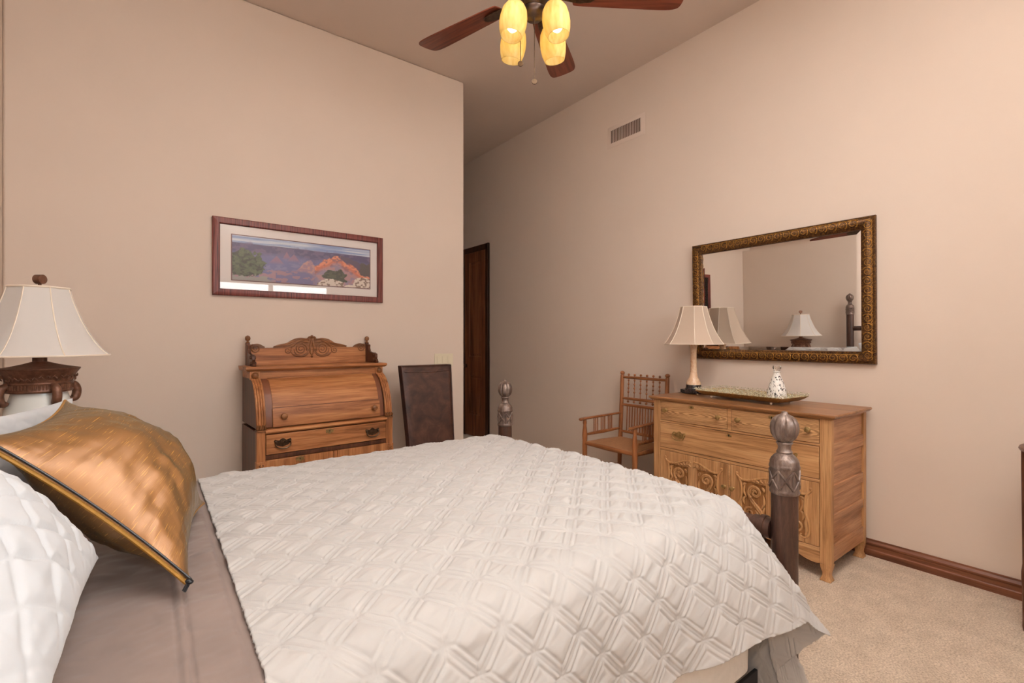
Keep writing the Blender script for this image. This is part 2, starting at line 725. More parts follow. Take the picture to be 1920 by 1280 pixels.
# window wall behind the photographer
GX0, GX1, GZ0, GZ1 = .62, 2.48, 1.64, 2.24
wf = MB()
wf.box(WX0, GX0, WY0 - .14, WY0, 0, HC).box(GX1, WX1, WY0 - .14, WY0, 0, HC)
wf.box(GX0, GX1, WY0 - .14, WY0, 0, GZ0).box(GX0, GX1, WY0 - .14, WY0, GZ1, HC)
struct(wf.build('wall_front', M['wall']))
M['winframe'] = plain('window_vinyl', (228, 222, 210), .4, vary=.01)
wfr = MB().rim(GX0, GX1, GZ0, GZ1, [(0, WY0 - .11), (0, WY0 - .05), (.05, WY0 - .05), (.05, WY0 - .11)])
wfr.box(1.52, 1.58, WY0 - .11, WY0 - .05, GZ0 + .05, GZ1 - .05)
w1 = struct(wfr.build('window_1', M['winframe'], bevel=.003))
for (a, b_) in ((GX0 + .05, 1.52), (1.58, GX1 - .05)):
    p = MB().box(a, b_, WY0 - .083, WY0 - .077, GZ0 + .05, GZ1 - .05).build('window_pane', M['glass'], w1)
struct(MB().box(-14, 16, -22, WY0 - .16, -.2, -.08).build('ground_outside', M['patio']))
# baseboards
BBP = [(0, 0), (.018, 0), (.018, .034), (.014, .04), (.013, .062), (.018, .07), (.018, .078), (.008, .09), (.006, .098), (0, .098)]


def baseboard(name, p0, p1, nrm):
    b = MB()
    n = len(BBP)
    vs = [(p[0] + nrm[0] * d, p[1] + nrm[1] * d, z) for p in (p0, p1) for d, z in BBP]
    fs = [(i, (i + 1) % n, (i + 1) % n + n, i + n) for i in range(n)] + [tuple(range(n)), tuple(reversed(range(n, 2 * n)))]
    b._add(vs, fs)
    return struct(b.build(name, M['base'], smooth=25))


baseboard('baseboard_right', (WX1, WY0), (WX1, 5.088), (-1, 0))
baseboard('baseboard_right_far', (WX1, 5.742), (WX1, HY), (-1, 0))
baseboard('baseboard_back', (WX0, WY1), (CX, WY1), (0, -1))
baseboard('baseboard_left', (WX0, WY0), (WX0, WY1), (1, 0))
baseboard('baseboard_hall', (CX, WY1), (CX, HY), (1, 0))

# hall door on the right-hand wall
dr = MB()
X0 = WX1 - .016
DY0, DY1, DZ = 5.165, 5.665, 2.475
dr.box(X0 + .006, WX1, DY0, DY1, 0.01, DZ)
for (a, b_, c, d) in ((DY0, DY0 + .1, 0.01, DZ), (DY1 - .12, DY1, 0.01, DZ), (DY0 + .1, DY1 - .12, 2.34, DZ), (DY0 + .1, DY1 - .12, .82, 1.08), (DY0 + .1, DY1 - .12, 0.01, .3)):
    dr.box(X0 - .004, X0 + .006, a, b_, c, d)
for (c, d) in ((1.08, 2.34), (.3, .82)):
    dr.box(X0 + .001, X0 + .006, DY0 + .13, DY1 - .15, c + .03, d - .03)
d1 = struct(dr.build('door_1', M['door'], bevel=.003))
kn = MB().lathe([(.002, 0), (.028, .002), (.028, .008), (.012, .012), (.011, .04), (.026, .046), (.03, .06), (.024, .072), (.001, .076)], 16, X=T(X0 - .004, 5.63, .947) @ roty(-PI / 2))
kn.build('door_knob', M['bronze'], d1)
cs = MB()
for (a, b_, c, d) in ((5.09, 5.165, 0, 2.55), (5.665, 5.74, 0, 2.55), (5.09, 5.74, 2.475, 2.55)):
    cs.box(WX1 - .022, WX1, a, b_, c, d)
    if d - c > 1:
        cs.box(WX1 - .028, WX1, a + (.05 if a < 5.3 else .0) * 0, a + .02, c, d)
struct(cs.build('trim_1', M['doorframe'], bevel=.004))

# ------------------------------------------------------------------ wall vent, switch plate
v = thing('wall_vent', 'painted metal air vent high on the wall near the ceiling', 'vent', (WX1, 2.881, 3.214), -PI / 2)
vf = MB().rim(-.215, .215, -.098, .098, [(0, 0), (0, -.002), (.01, -.006), (.038, -.008), (.038, 0)])
vf.build('frame', M['vent'], v, .002)
MB().box(-.178, .178, -.002, 0, -.062, .062).build('backing', M['ventdark'], v)
for k in range(20):
    x = -.172 + k * .344 / 19
    sl = MB().box(-.0055, .0055, -.0012, .0012, -.061, .061, T(x, -.0075, 0) @ rotz(R(-38)))
    sl.build('louver', M['vent'], v)

sw = thing('light_switch', 'ivory three-gang light switch plate on the wall above the leather chair', 'switch', (2.146, WY1, 1.118))
MB().box(-.097, .097, -.006, 0, -.057, .057).build('cover_plate', M['plate'], sw, .003)
for x in (-.056, 0, .056):
    MB().box(x - .017, x + .017, -.009, -.0055, -.033, .033, T(0, 0, 0)).build('rocker', M['plate'], sw, .0015)

# ------------------------------------------------------------------ framed landscape picture


def vnoise(x, y, seed=0):
    xi, yi = np.floor(x).astype(int), np.floor(y).astype(int)
    xf, yf = x - xi, y - yi

    def h(a, b):
        n = (a * 374761393 + b * 668265263 + seed * 974711) & 0x7fffffff
        n = ((n ^ (n >> 13)) * 1274126177) & 0x7fffffff
        return ((n ^ (n >> 16)) & 0xffff) / 65535.0
    u, w = xf * xf * (3 - 2 * xf), yf * yf * (3 - 2 * yf)
    return (h(xi, yi) * (1 - u) + h(xi + 1, yi) * u) * (1 - w) + (h(xi, yi + 1) * (1 - u) + h(xi + 1, yi + 1) * u) * w


def fbm(x, y, o=4, seed=0):
    s, a, t = 0, .5, 0
    for k in range(o):
        s = s + a * vnoise(x * 2 ** k, y * 2 ** k, seed + k * 17)
        t += a
        a *= .5
    return s / t


pic = thing('framed_picture', 'wide mahogany-framed canyon landscape hung on the wall above the desk', 'picture', (.946, WY1, 1.611))
PW, PH = .609, .542
MB().rim(-PW, PW, 0, PH, [(0, 0), (0, -.026), (.006, -.03), (.04, -.03), (.046, -.022), (.046, 0)]).build('frame', M['picframe'], pic, .0015)
MB().box(-PW + .04, PW - .04, -.008, -.003, .04, PH - .04).build('mat_board', M['mat'], pic)
px0, px1, pz0, pz1 = -.49, .503, .113, .431
MB().rim(px0 - .005, px1 + .005, pz0 - .005, pz1 + .005, [(0, -.008), (0, -.0092), (.006, -.0092), (.006, -.008)]).build('mat_bevel', plain('mat_core', (120, 84, 84), .9), pic)


def landscape(u, w):
    """u across, w up, 0..1 -> srgb colours of a canyon seen at dusk"""
    n1 = fbm(u * 9, w * 5, 5, 1)
    n2 = fbm(u * 26, w * 14, 4, 5)
    n3 = fbm(u * 60, w * 26, 3, 9)
    n1, n2, n3 = [(n_ - .5) * 1.9 + .5 for n_ in (n1, n2, n3)]
    col = np.zeros(u.shape + (3,))

    def put(mask, c, amt=1.0):
        m = np.clip(mask, 0, 1)[..., None] * amt
        col[:] = col * (1 - m) + np.array(c) * m

    def soft(x, k=.02):
        return np.clip(x / k + .5, 0, 1)
    sky = fbm(u * 3, w * 22, 4, 3)
    col[:] = np.array((126, 144, 186))
    put(soft(sky - .5, .25), (206, 208, 216))
    rim = .84 + .012 * (vnoise(u * 14, u * 0, 2) - .5) + .03 * (u > .52) * 0 - .02 * u
    put(soft(rim - w, .01), (78, 70, 108))
    put(soft(rim - .02 - w + .1 * (n2 - .5), .05) * soft(n2 - .55, .1), (112, 92, 124), .7)
    put(soft(.62 + .12 * (n1 - .5) - w, .12), (108, 106, 152))
    put(soft(.5 + .2 * (n1 - .5) - w, .15) * soft(n2 - .48, .15), (132, 128, 166), .8)
    for (c, t, hw) in ((.29, .62, .035), (.41, .70, .03), (.36, .74, .02)):
        d = t - np.abs(u - c) / hw * .12 - w
        put(soft(d, .02) * soft(w - (t - .16), .08), (166, 112, 126), .7)
    # pale butte, red butte
    d = .58 - np.maximum(np.abs(u - .52) - .015, 0) * 3.4 + .06 * (n2 - .5) - w
    put(soft(d, .02), (160, 122, 136))
    put(soft(d, .02) * soft(n3 - .5, .1), (196, 144, 132), .8)
    put(soft(.76 - np.maximum(u - .80, -.0) * .9 + .05 * (n2 - .5) - w, .02) * soft(u - .74, .05), (92, 74, 96))
    prof = np.interp(u, [.56, .62, .66, .70, .735, .76, .79, .84, .90, .95, 1], [.45, .60, .64, .74, .78, .74, .62, .58, .44, .3, .3])
    d = prof + .06 * (n2 - .5) - w
    m = soft(d, .015) * (u > .56)
    put(m, (150, 96, 100))
    put(m * soft(.2 + .12 * (n2 - .5) - d, .05) * soft(n2 - .42, .25), (206, 112, 86))
    put(m * soft(.11 - d, .04) * soft(n3 - .42, .1), (228, 138, 104))
    put(m * soft(d - .2, .08), (150, 128, 150))
    put(m * soft(d - .18, .08) * soft(n2 - .5, .12), (190, 136, 130), .8)
    d = .30 + .14 * (n1 - .5) - w
    put(soft(d, .06) * (u > .28) * soft(.56 - u, .05), (112, 104, 146))
    put(soft(d - .02, .05) * soft(n2 - .55, .1) * (u < .56), (184, 128, 124), .7)
    # trees
    te = (fbm(u * 34, w * 14, 5, 21) - .5) * 2 + .5
    d = 1 - ((u - .075) / .135) ** 2 - ((w - .37) / .33) ** 2 + .9 * (te - .5)
    put(soft(d, .1), (72, 82, 60))
    put(soft(d, .1) * soft(n3 - .5, .1), (40, 48, 38), .9)
    put(soft(d, .1) * soft(te - .62, .1), (108, 118, 88), .6)
    put(soft(.12 + .12 * (te - .5) - w, .03) * soft(.26 - u, .04), (152, 146, 140))
    d = 1 - ((u - .72) / .09) ** 2 - ((w - .24) / .17) ** 2 + 1.1 * (te - .5)
    put(soft(d, .1), (58, 62, 50))
    put(soft(d, .1) * soft(n3 - .52, .1), (88, 86, 66), .7)
    d = 1 - ((u - .97) / .06) ** 2 - ((w - .46) / .18) ** 2 + 1.1 * (te - .5)
    put(soft(d, .1), (84, 74, 72))
    for (c, r_, h) in ((.68, .11, .17), (.95, .09, .27), (.84, .06, .06)):
        d = 1 - ((u - c) / r_) ** 2 - (w / h) ** 2 + .7 * (n1 - .5)
        put(soft(d, .06), (226, 208, 192))
        put(soft(d, .06) * soft(.40 - n3, .06), (126, 96, 80), .9)
    return np.clip(col * .92 + 22, 0, 255)  # lifted tones put the haze of the glazing into the print colours


def print_mesh():
    nx, nz = 330, 108
    uu, ww = np.meshgrid(np.linspace(0, 1, nx), np.linspace(0, 1, nz))
    col = landscape(uu, ww) / 255
    lc = np.where(col <= .04045, col / 12.92, ((col + .055) / 1.055) ** 2.4)
    b = MB()
    b.v = [(px0 + (px1 - px0) * a, -.0085, pz0 + (pz1 - pz0) * c) for a, c in zip(uu.ravel(), ww.ravel())]
    b.f = [(j * nx + i, j * nx + i + 1, (j + 1) * nx + i + 1, (j + 1) * nx + i) for j in range(nz - 1) for i in range(nx - 1)]
    o = b.build('landscape_print', M['print'], pic, fix=False)
    ca = o.data.color_attributes.new('Col', 'FLOAT_COLOR', 'POINT')
    ca.data.foreach_set('color', np.concatenate([lc, np.ones(lc.shape[:2] + (1,))], 2).ravel())


print_mesh()
MB().box(-PW + .042, PW - .042, -.0165, -.0145, .042, PH - .042).build('glazing', M['glass'], pic)

# ------------------------------------------------------------------ cylinder-front secretary desk


def bail_pull(parent, x, y, z, w=.105, mat=None, name='drawer_handle'):
    """pierced batwing back plate with a hanging bail"""
    h = w * .5
    pl = [(-w / 2, h * .32), (-w * .44, h * .5), (-w * .33, h * .42), (-w * .2, h * .34), (-w * .1, h * .52), (0, h * .6), (w * .1, h * .52), (w * .2, h * .34), (w * .33, h * .42), (w * .44, h * .5), (w / 2, h * .32),
          (w * .42, -h * .05), (w * .3, -h * .28), (w * .12, -h * .36), (0, -h * .46), (-w * .12, -h * .36), (-w * .3, -h * .28), (-w * .42, -h * .05)]
    b = MB().prism([(x + a, z + c) for a, c in pl], y - .003, y)
    o = b.build(name, mat, parent, .0008)
    s = MB()
    pts = cat_rom([(x - w * .4, y - .014, z + h * .2), (x - w * .42, y - .017, z - h * .2), (x - w * .25, y - .018, z - h * .52), (x, y - .018, z - h * .6), (x + w * .25, y - .018, z - h * .52), (x + w * .42, y - .017, z - h * .2), (x + w * .4, y - .014, z + h * .2)], 5)
    s.tube(pts, [.0032 + .0016 * math.sin(PI * i / (len(pts) - 1)) for i in range(len(pts))], 8)
    s.build('bail', mat, o)
    q = MB()
    for sx in (-1, 1):
        q.lathe([(.006, 0), (.006, .012), (.0075, .014), (.006, .018), (.0005, .02)], 10, X=T(x + sx * w * .4, y, z + h * .2) @ FRONT)
    for i in range(5):
        q.ball((x + (i - 2) * w * .1, y - .003, z + h * (.1 + .1 * (i % 2))), w * .035, 8, (1, .5, 1))
    q.build('plate_boss', mat, o)
    return o


def escutcheon(parent, x, y, z, w=.05, mat=None):
    h = w * .34
    pl = [(-w / 2, 0), (-w * .42, h * .8), (-w * .25, h * .45), (-w * .1, h), (0, h * 1.1), (w * .1, h), (w * .25, h * .45), (w * .42, h * .8), (w / 2, 0), (w * .42, -h * .8), (w * .25, -h * .45), (w * .1, -h), (0, -h * 1.1), (-w * .1, -h), (-w * .25, -h * .45), (-w * .42, -h * .8)]
    o = MB().prism([(x + a, z + c) for a, c in pl], y - .002, y).build('escutcheon', mat, parent, .0006)
    MB().lathe([(.0035, 0), (.0035, .0006), (.0001, .0006)], 10, X=T(x, y - .002, z + .002) @ FRONT).box(x - .0015, x + .0015, y - .0026, y - .002, z - .007, z).build('keyhole', M['black'], o)
    return o


def carve(mb, pts2, r, y, fl=.9, sx=1, cx=0.0, a=.35, b=.3):
    """a carved stroke through pts2 (x, z) on the face at y"""
    P = cat_rom([(cx + sx * p[0], y, p[1]) for p in pts2], 7)
    mb.tube(P, taper(len(P), r, a, b), 8, flat=((0, -1, 0), fl))


desk = thing('secretary_desk', 'carved oak cylinder-front desk with a tall back gallery against the wall', 'desk', (1.001, 3.425, 0), R(3))
HW, DD = .466, .43
# lower case
b = MB()
b.box(-HW, -HW + .02, .012, DD, .08, .712).box(HW - .02, HW, .012, DD, .08, .712).box(-HW + .02, HW - .02, DD - .02, DD, .08, .712)
b.box(-HW + .02, HW - .02, .02, DD - .02, .08, .1).box(-HW + .05, HW - .05, .004, .02, .528, .556).box(-HW + .05, HW - .05, .004, .02, .08, .12)
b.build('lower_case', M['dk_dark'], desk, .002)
for sx in (-1, 1):
    p = MB()
    xa, xb = (-HW, -HW + .052) if sx < 0 else (HW - .052, HW)
    p.box(xa, xb, 0, .03, .06, .712)
    p.box(xa - .003, xb + .003, -.008, .03, .425, .52).box(xa - .003, xb + .003, -.01, .03, .06, .13)
    p.box(xa + .006, xb - .006, -.012, .0, .44, .505)
    st = p.build('stile', M['dk_z'], desk, .002)
    q = MB()
    cx = (xa + xb) / 2
    for k in range(3):
        q.tube(cat_rom([(cx, -.012, .448 + k * .018), (cx + .012, -.012, .46 + k * .018), (cx + .004, -.012, .466 + k * .018)], 4), [.003] * 9, 6, flat=((0, -1, 0), .8))
        q.tube(cat_rom([(cx, -.012, .448 + k * .018), (cx - .012, -.012, .46 + k * .018), (cx - .004, -.012, .466 + k * .018)], 4), [.003] * 9, 6, flat=((0, -1, 0), .8))
    q.build('carved_sprig', M['dk_carve'], st)
    MB().lathe([(.022, 0), (.026, .012), (.02, .03), (.024, .06)], 14, c=(cx, .03, 0)).build('foot', M['dk_dark'], desk)
dw = MB().box(-HW + .055, HW - .055, -.004, .3, .56, .688).build('drawer', M['dk_x'], desk, .004)
bail_pull(dw, -.312, -.004, .627, .108, M['bronze'])
bail_pull(dw, .302, -.004, .622, .108, M['bronze'])
escutcheon(dw, -.008, -.004, .668, .055, M['brass'])
for sx in (-1, 1):
    xa, xb = (-HW + .055, -.003 + .02) if sx < 0 else (.05, HW - .055)
    d = MB().box(xa, xb, 0, .018, .125, .525)
    d.rim(xa, xb, .125, .525, [(0, 0), (0, -.006), (.05, -.006), (.056, 0)])
    dd = d.build('door', M['dk_z'], desk, .003)
    if sx < 0:
        escutcheon(dd, -.205, -.006, .508, .055, M['brass'])
MB().box(.022, .046, -.004, .018, .125, .525).build('centre_post', M['dk_z'], desk, .003)
# writing ledge
lg = MB()
pr = [(-.002, .694), (-.014, .700), (-.018, .708), (-.012, .716), (-.006, .722), (.02, .724), (.3, .724), (.3, .694)]
lg._add([(x, y, z) for x in (-HW + .05, HW - .05) for y, z in pr], [tuple(range(8)), tuple(reversed(range(8, 16)))] + [(i, (i + 1) % 8, (i + 1) % 8 + 8, i + 8) for i in range(8)])
lg.build('ledge', M['dk_x'], desk, .0015)


def arc(t, dy=0.0):
    """quarter curve of the cylinder front: t 0 bottom .. 1 top (y, z)"""
    a = t * PI / 2
    return (.012 + (.185) * (1 - math.cos(a)) + dy, .73 + .312 * math.sin(a))


# curved fluted side quadrants
for sx in (-1, 1):
    q = MB()
    N = 22
    x0, x1 = (HW - .058, HW)
    xs = [x0 + (x1 - x0) * i / 24 for i in range(25)]
    dep = []
    for i in range(25):
        u = i / 24 * 4 - .0
        fr = u - math.floor(u)
        e = .009 * (0.1 + .9 * abs(math.sin(PI * fr)) ** .45) if .02 < i / 24 < .98 else .0
        dep.append(e)
    vs = []
    for j in range(N + 1):
        y, z = arc(j / N)
        ny, nz = -math.cos(j / N * PI / 2), math.sin(j / N * PI / 2)
        for i, x in enumerate(xs):
            vs.append((sx * x, y + ny * dep[i], z + nz * dep[i] * .6))
    fs = [(j * 25 + i, j * 25 + i + 1, (j + 1) * 25 + i + 1, (j + 1) * 25 + i) for j in range(N) for i in range(24)]
    q._add(vs, fs)
    o = q.build('fluted_quadrant', M['dk_z'], desk, smooth=60)
    # side cheek behind it
    poly = [(arc(j / N)[0] + .002, arc(j / N)[1]) for j in range(N + 1)] + [(DD, 1.042), (DD, .73)]
    ck = MB()
    n = len(poly)
    xa, xb = sx * (HW - .058), sx * (HW - .002)
    ck._add([(xa, y, z) for y, z in poly] + [(xb, y, z) for y, z in poly], [tuple(range(n)), tuple(reversed(range(n, 2 * n)))] + [(i, (i + 1) % n, (i + 1) % n + n, i + n) for i in range(n)])
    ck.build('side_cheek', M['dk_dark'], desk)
    ft = MB().box(sx * HW - .031 - .031 * sx, sx * HW + .031 - .031 * sx, -.01, .05, .712, .722)
    for k in range(4):
        xx = sx * (HW - .058 + .0072 + k * .0145)
        ft.tube([(xx, .004, .722), (xx, -.005, .732), (xx, -.007, .745), (xx, .006, .752)], [.006, .0075, .0075, .005], 8)
    ft.build('scroll_foot', M['dk_carve'], desk, .0015)
# the roll: smooth curved face between the quadrants, with a stepped panel
N = 26
rl = MB()
xw = HW - .058
vs = []
for j in range(N + 1):
    y, z = arc(j / N, .02)
    vs += [(-xw, y, z), (xw, y, z)]
rl._add(vs, [(2 * j, 2 * j + 1, 2 * j + 3, 2 * j + 2) for j in range(N)])
M['dk_smooth'] = plain('desk_oak_smooth', (128, 78, 52), .38, vary=.12, nscale=8)
roll = rl.build('roll_front', M['dk_smooth'], desk)


def curved_slab(x0, x1, t0, t1, d0, d1, n=14):
    s = MB()
    vs = []
    for j in range(n + 1):
        t = t0 + (t1 - t0) * j / n
        y, z = arc(t, .02)
        ny, nz = -math.cos(t * PI / 2), math.sin(t * PI / 2)
        for x, d in ((x0, d0), (x0, d1), (x1, d1), (x1, d0)):
            vs.append((x, y + ny * d, z + nz * d))
    fs = []
    for j in range(n):
        for k in range(4):
            k2 = (k + 1) % 4
            fs.append((j * 4 + k, j * 4 + k2, (j + 1) * 4 + k2, (j + 1) * 4 + k))
    fs += [(0, 3, 2, 1), tuple(n * 4 + i for i in range(4))]
    return s._add(vs, fs)


curved_slab(-xw + .047, xw - .037, .26, .80, -.004, .005).build('roll_panel', M['dk_x'], roll)
curved_slab(-xw + .043, xw - .033, .0, .245, -.004, .014, 6).build('roll_rail', M['dk_x'], roll, .002)
curved_slab(-xw + .043, xw - .033, .82, .86, -.004, .012, 4).build('roll_batten', M['dk_x'], roll, .002)
for x in (-.30, .325):
    y, z = arc(.11, .02)
    MB().lathe([(.012, 0), (.012, .01), (.019, .016), (.0215, .024), (.019, .033), (.012, .038), (.001, .04)], 18, X=T(x, y - .012, z + .012) @ rotx(PI / 2 - .15)).build('knob', M['dk_carve'], roll)
# upper fascia and cornice
MB().box(-HW + .002, HW - .002, .19, DD, 1.036, 1.092).build('fascia', M['dk_x'], desk, .002)
for sx in (-1, 1):
    cx = sx * (HW - .028)
    ro = MB().box(cx - .03, cx + .03, .176, .2, 1.034, 1.09)
    ro = ro.build('corner_block', M['dk_z'], desk, .002)
    MB().lathe([(.02, 0), (.023, .006), (.019, .014), (.01, .02), (.001, .022)], 18, X=T(cx, .176, 1.062) @ FRONT).build('rosette', M['dk_carve'], ro)
co = MB()
prf = [(.175, 1.09), (.165, 1.094), (.16, 1.1), (.155, 1.104), (.155, 1.114), (.16, 1.118), (.17, 1.12), (DD + .005, 1.12), (DD + .005, 1.09)]
n = len(prf)
half = [(HW + .012, y, z) for y, z in prf]
ins = [0.012, .006, .002, 0, 0, .002, .006, .006, .012]
co._add([(-(HW + .03) + i_, y, z) for (y, z), i_ in zip(prf, ins)] + [((HW + .03) - i_, y, z) for (y, z), i_ in zip(prf, ins)], [tuple(range(n)), tuple(reversed(range(n, 2 * n)))] + [(i, (i + 1) % n, (i + 1) % n + n, i + n) for i in range(n)])
co.build('cornice', M['dk_x'], desk, .001)
# gallery
gy = .405
MB().prism([(-.43, 1.12), (.43, 1.12), (.43, 1.243), (-.43, 1.243)], gy, gy + .02).build('gallery_panel', M['dk_x'], desk, .002)
gc = MB()
# crest cut-out behind the carving
top = cat_rom([(-.27, 1.243), (-.25, 1.258), (-.19, 1.27), (-.13, 1.305), (-.08, 1.316), (-.035, 1.312), (0, 1.33), (.035, 1.312), (.08, 1.316), (.13, 1.305), (.19, 1.27), (.25, 1.258), (.27, 1.243)], 4)
gc.prism(list(top), gy + .001, gy + .018)
for sx in (-1, 1):
    for k, (r0, cx, cz) in enumerate(((.044, .078, 1.232),)):
        P = spiral(cx, cz, r0, .006, R(200), R(200) - 4.2 * PI, 60, gy - .001)
        P = [(sx * p[0], p[1], p[2]) for p in P]
        gc.tube(P, [.0062 - .003 * i / 59 for i in range(60)], 8, flat=((0, -1, 0), .9))
        P = spiral(cx, cz, .054, .05, R(180), R(360), 24, gy - .001)
        gc.tube([(sx * p[0], p[1], p[2]) for p in P], taper(24, .007), 8, flat=((0, -1, 0), 1))
    P = spiral(.172, 1.222, .024, .004, R(160), R(160) + 3 * PI, 30, gy - .001)
    gc.tube([(sx * p[0], p[1], p[2]) for p in P], [.005 - .002 * i / 29 for i in range(30)], 8, flat=((0, -1, 0), .9))
    for pts in ([(.02, 1.30), (.06, 1.306), (.11, 1.29), (.16, 1.266), (.25, 1.25)], [(.03, 1.29), (.08, 1.294), (.12, 1.276), (.155, 1.252), (.2, 1.246)], [(.0, 1.18), (.012, 1.21), (.014, 1.25), (.004, 1.29), (.0, 1.315)],
                [(.0, 1.31), (.016, 1.322), (.026, 1.308), (.018, 1.296)], [(.02, 1.28), (.05, 1.284), (.075, 1.278)], [(.1, 1.282), (.13, 1.262), (.15, 1.236)], [(.02, 1.205), (.05, 1.182), (.09, 1.178), (.13, 1.19), (.15, 1.21)], [(.13, 1.292), (.17, 1.272), (.22, 1.262), (.27, 1.252)]):
        carve(gc, pts, .0075, gy - .001, .9, sx)
gc.ball((0, gy, 1.325), .012, 12).ball((0, gy, 1.175), .01, 10)
gc.build('carved_crest', M['dk_carve'], desk, smooth=50)
for sx in (-1, 1):
    p = MB().box(sx * .436 - .012, sx * .436 + .012, gy - .012, gy + .02, 1.12, 1.278)
    po = p.build('gallery_post', M['dk_dark'], desk, .002)
    MB().lathe([(.013, 0), (.014, .004), (.007, .01), (.006, .014), (.015, .02), (.0185, .033), (.015, .046), (.004, .052), (.0005, .053)], 16, c=(sx * .436, gy, 1.278)).build('ball_finial', M['dk_carve'], po)
    # scroll-cut bracket running forward
    poly = [(gy, 1.12), (gy - .2, 1.12), (gy - .205, 1.13), (gy - .19, 1.145), (gy - .175, 1.147), (gy - .185, 1.165), (gy - .18, 1.188), (gy - .15, 1.2), (gy - .1, 1.2), (gy - .06, 1.21), (gy - .045, 1.235), (gy - .05, 1.26), (gy - .02, 1.268), (gy, 1.25)]
    br = MB()
    n = len(poly)
    xa, xb = sx * .436 - .01, sx * .436 + .01
    br._add([(xa, y, z) for y, z in poly] + [(xb, y, z) for y, z in poly], [tuple(range(n)), tuple(reversed(range(n, 2 * n)))] + [(i, (i + 1) % n, (i + 1) % n + n, i + n) for i in range(n)])
    for k in range(2):
        zz = 1.14 + .04 * k
        br.tube([(sx * .436 - .02, gy - .16 + k * .01, zz), (sx * .436 + .02, gy - .16 + k * .01, zz)], .012, 12)
    br.build('side_bracket', M['dk_dark'], desk, .002)
    cv = MB()
    cv.prism([(sx * p[0], p[1]) for p in cat_rom([(.43, 1.235), (.33, 1.243), (.345, 1.262), (.375, 1.273), (.41, 1.268), (.43, 1.268)], 4)], gy - .001, gy + .019)
    P = spiral(.385, 1.24, .032, .006, R(60), R(60) - 3.4 * PI, 40, gy - .002)
    cv.tube([(sx * p[0], p[1], p[2]) for p in P], [.006 - .0025 * i / 39 for i in range(40)], 8, flat=((0, -1, 0), 1))
    cv.build('corner_scroll', M['dk_carve'], desk)

# ------------------------------------------------------------------ leather high-back chair
lc = thing('leather_chair', 'high-backed brown leather chair standing between the desk and the hall corner', 'chair', (1.78, 3.27, 0), 0)
# back: front face leans away; built as a slab from bottom (z .46) to top (z 1.097)


def back_pt(s, t, side):
    """s -1..1 across, t 0..1 up, side 0 front 1 rear"""
    z = .40 + .697 * t
    hw = .196 + .03 * max(0, (t - .15))
    y = .125 + .105 * t ** 1.1 + side * .075
    return (hw * s, y, z)


def slab(fn, ns, nt, puff):
    vs, fs = [], []
    for side in (0, 1):
        for j in range(nt + 1):
            for i in range(ns + 1):
                s, t = -1 + 2 * i / ns, j / nt
                x, y, z = fn(s, t, side)
                k = (max(0, 1 - s ** 6) * max(0, 1 - (2 * t - 1) ** 8)) ** .5
                y += (-1 if side == 0 else 1) * puff * (k - .6)
                vs.append((x, y, z))
    m = (ns + 1) * (nt + 1)
    for side in (0, 1):
        for j in range(nt):
            for i in range(ns):
                a = side * m + j * (ns + 1) + i
                q = (a, a + 1, a + ns + 2, a + ns + 1)
                fs.append(q if side == 0 else tuple(reversed(q)))
    edge = [i for i in range(ns + 1)] + [j * (ns + 1) + ns for j in range(1, nt + 1)] + [nt * (ns + 1) + i for i in range(ns - 1, -1, -1)] + [j * (ns + 1) for j in range(nt - 1, 0, -1)]
    for a, b_ in zip(edge, edge[1:] + edge[:1]):
        fs.append((a, a + m, b_ + m, b_))
    return vs, fs


bk = MB()
bk._add(*slab(back_pt, 22, 26, .008))
bo = bk.build('backrest', M['leather'], lc, .006, smooth=50)
wl = MB()
for side in (0,):
    pts = [back_pt(-1, t / 10, side) for t in range(11)] + [back_pt(s / 6, 1, side) for s in range(-5, 6)] + [back_pt(1, 1 - t / 10, side) for t in range(11)]
    wl.tube([(x * .985, y - .002, z - .004) for x, y, z in pts], .0055, 8)
    pts = [back_pt(s / 6 * .9, .93 - .012 * (1 - (s / 6) ** 2), 0) for s in range(-6, 7)]
    wl.tube([(x, y - .001, z) for x, y, z in pts], .004, 6)
wl.build('welt', M['leather'], bo)
MB().box(-.215, .215, -.24, .17, .36, .47).build('seat', M['leather'], lc, .03)
for sx in (-1, 1):
    for (y0, y1) in ((-.2, -.2), (.16, .22)):
        MB().tube([(sx * .185, y0, .37), (sx * .185, y1, 0)], [.024, .016], 4).build('leg', M['doorframe'], lc, .002)

# ------------------------------------------------------------------ oak dresser
ds = thing('dresser', 'golden oak dresser with two small drawers, a wide drawer and carved doors', 'dresser', (3.445, 1.58, 0), -PI / 2)
# local: x across (+x towards the window), y from -.545 (front) to 0
FY = -.545
DW = .565
tp = MB()
prf = [(0, .872), (-.012, .874), (-.016, .88), (-.022, .884), (-.024, .892), (-.02, .898)]
n = len(prf)
# top slab with moulded front and sides
ring = []
for d, z in prf:
    e = .002 - d
    ring.append([(-DW - e, FY - e, z), (DW + e, FY - e, z), (DW + e, -.002, z), (-DW - e, -.002, z)])
vs = [p for r_ in ring for p in r_]
fs = [(3, 2, 1, 0), tuple(4 * (n - 1) + i for i in range(4))]
for k in range(n - 1):
    for i in range(4):
        fs.append((4 * k + i, 4 * k + (i + 1) % 4, 4 * k + 4 + (i + 1) % 4, 4 * k + 4 + i))
tp._add(vs, fs)
tp.build('top', M['ok_top'], ds, .001, smooth=30)
cs = MB()
cs.box(-DW + .02, DW - .02, -.03, -.012, .1, .872)
cs.box(-DW + .055, DW - .055, FY + .012, -.03, .148, .165)
cs.box(-DW + .02, DW - .02, FY + .03, -.03, .86, .872)
cs.box(-DW + .03, -DW + .042, FY + .03, -.02, .1, .86)
cs.build('case', M['ok_side'], ds, .001)
rails = MB()
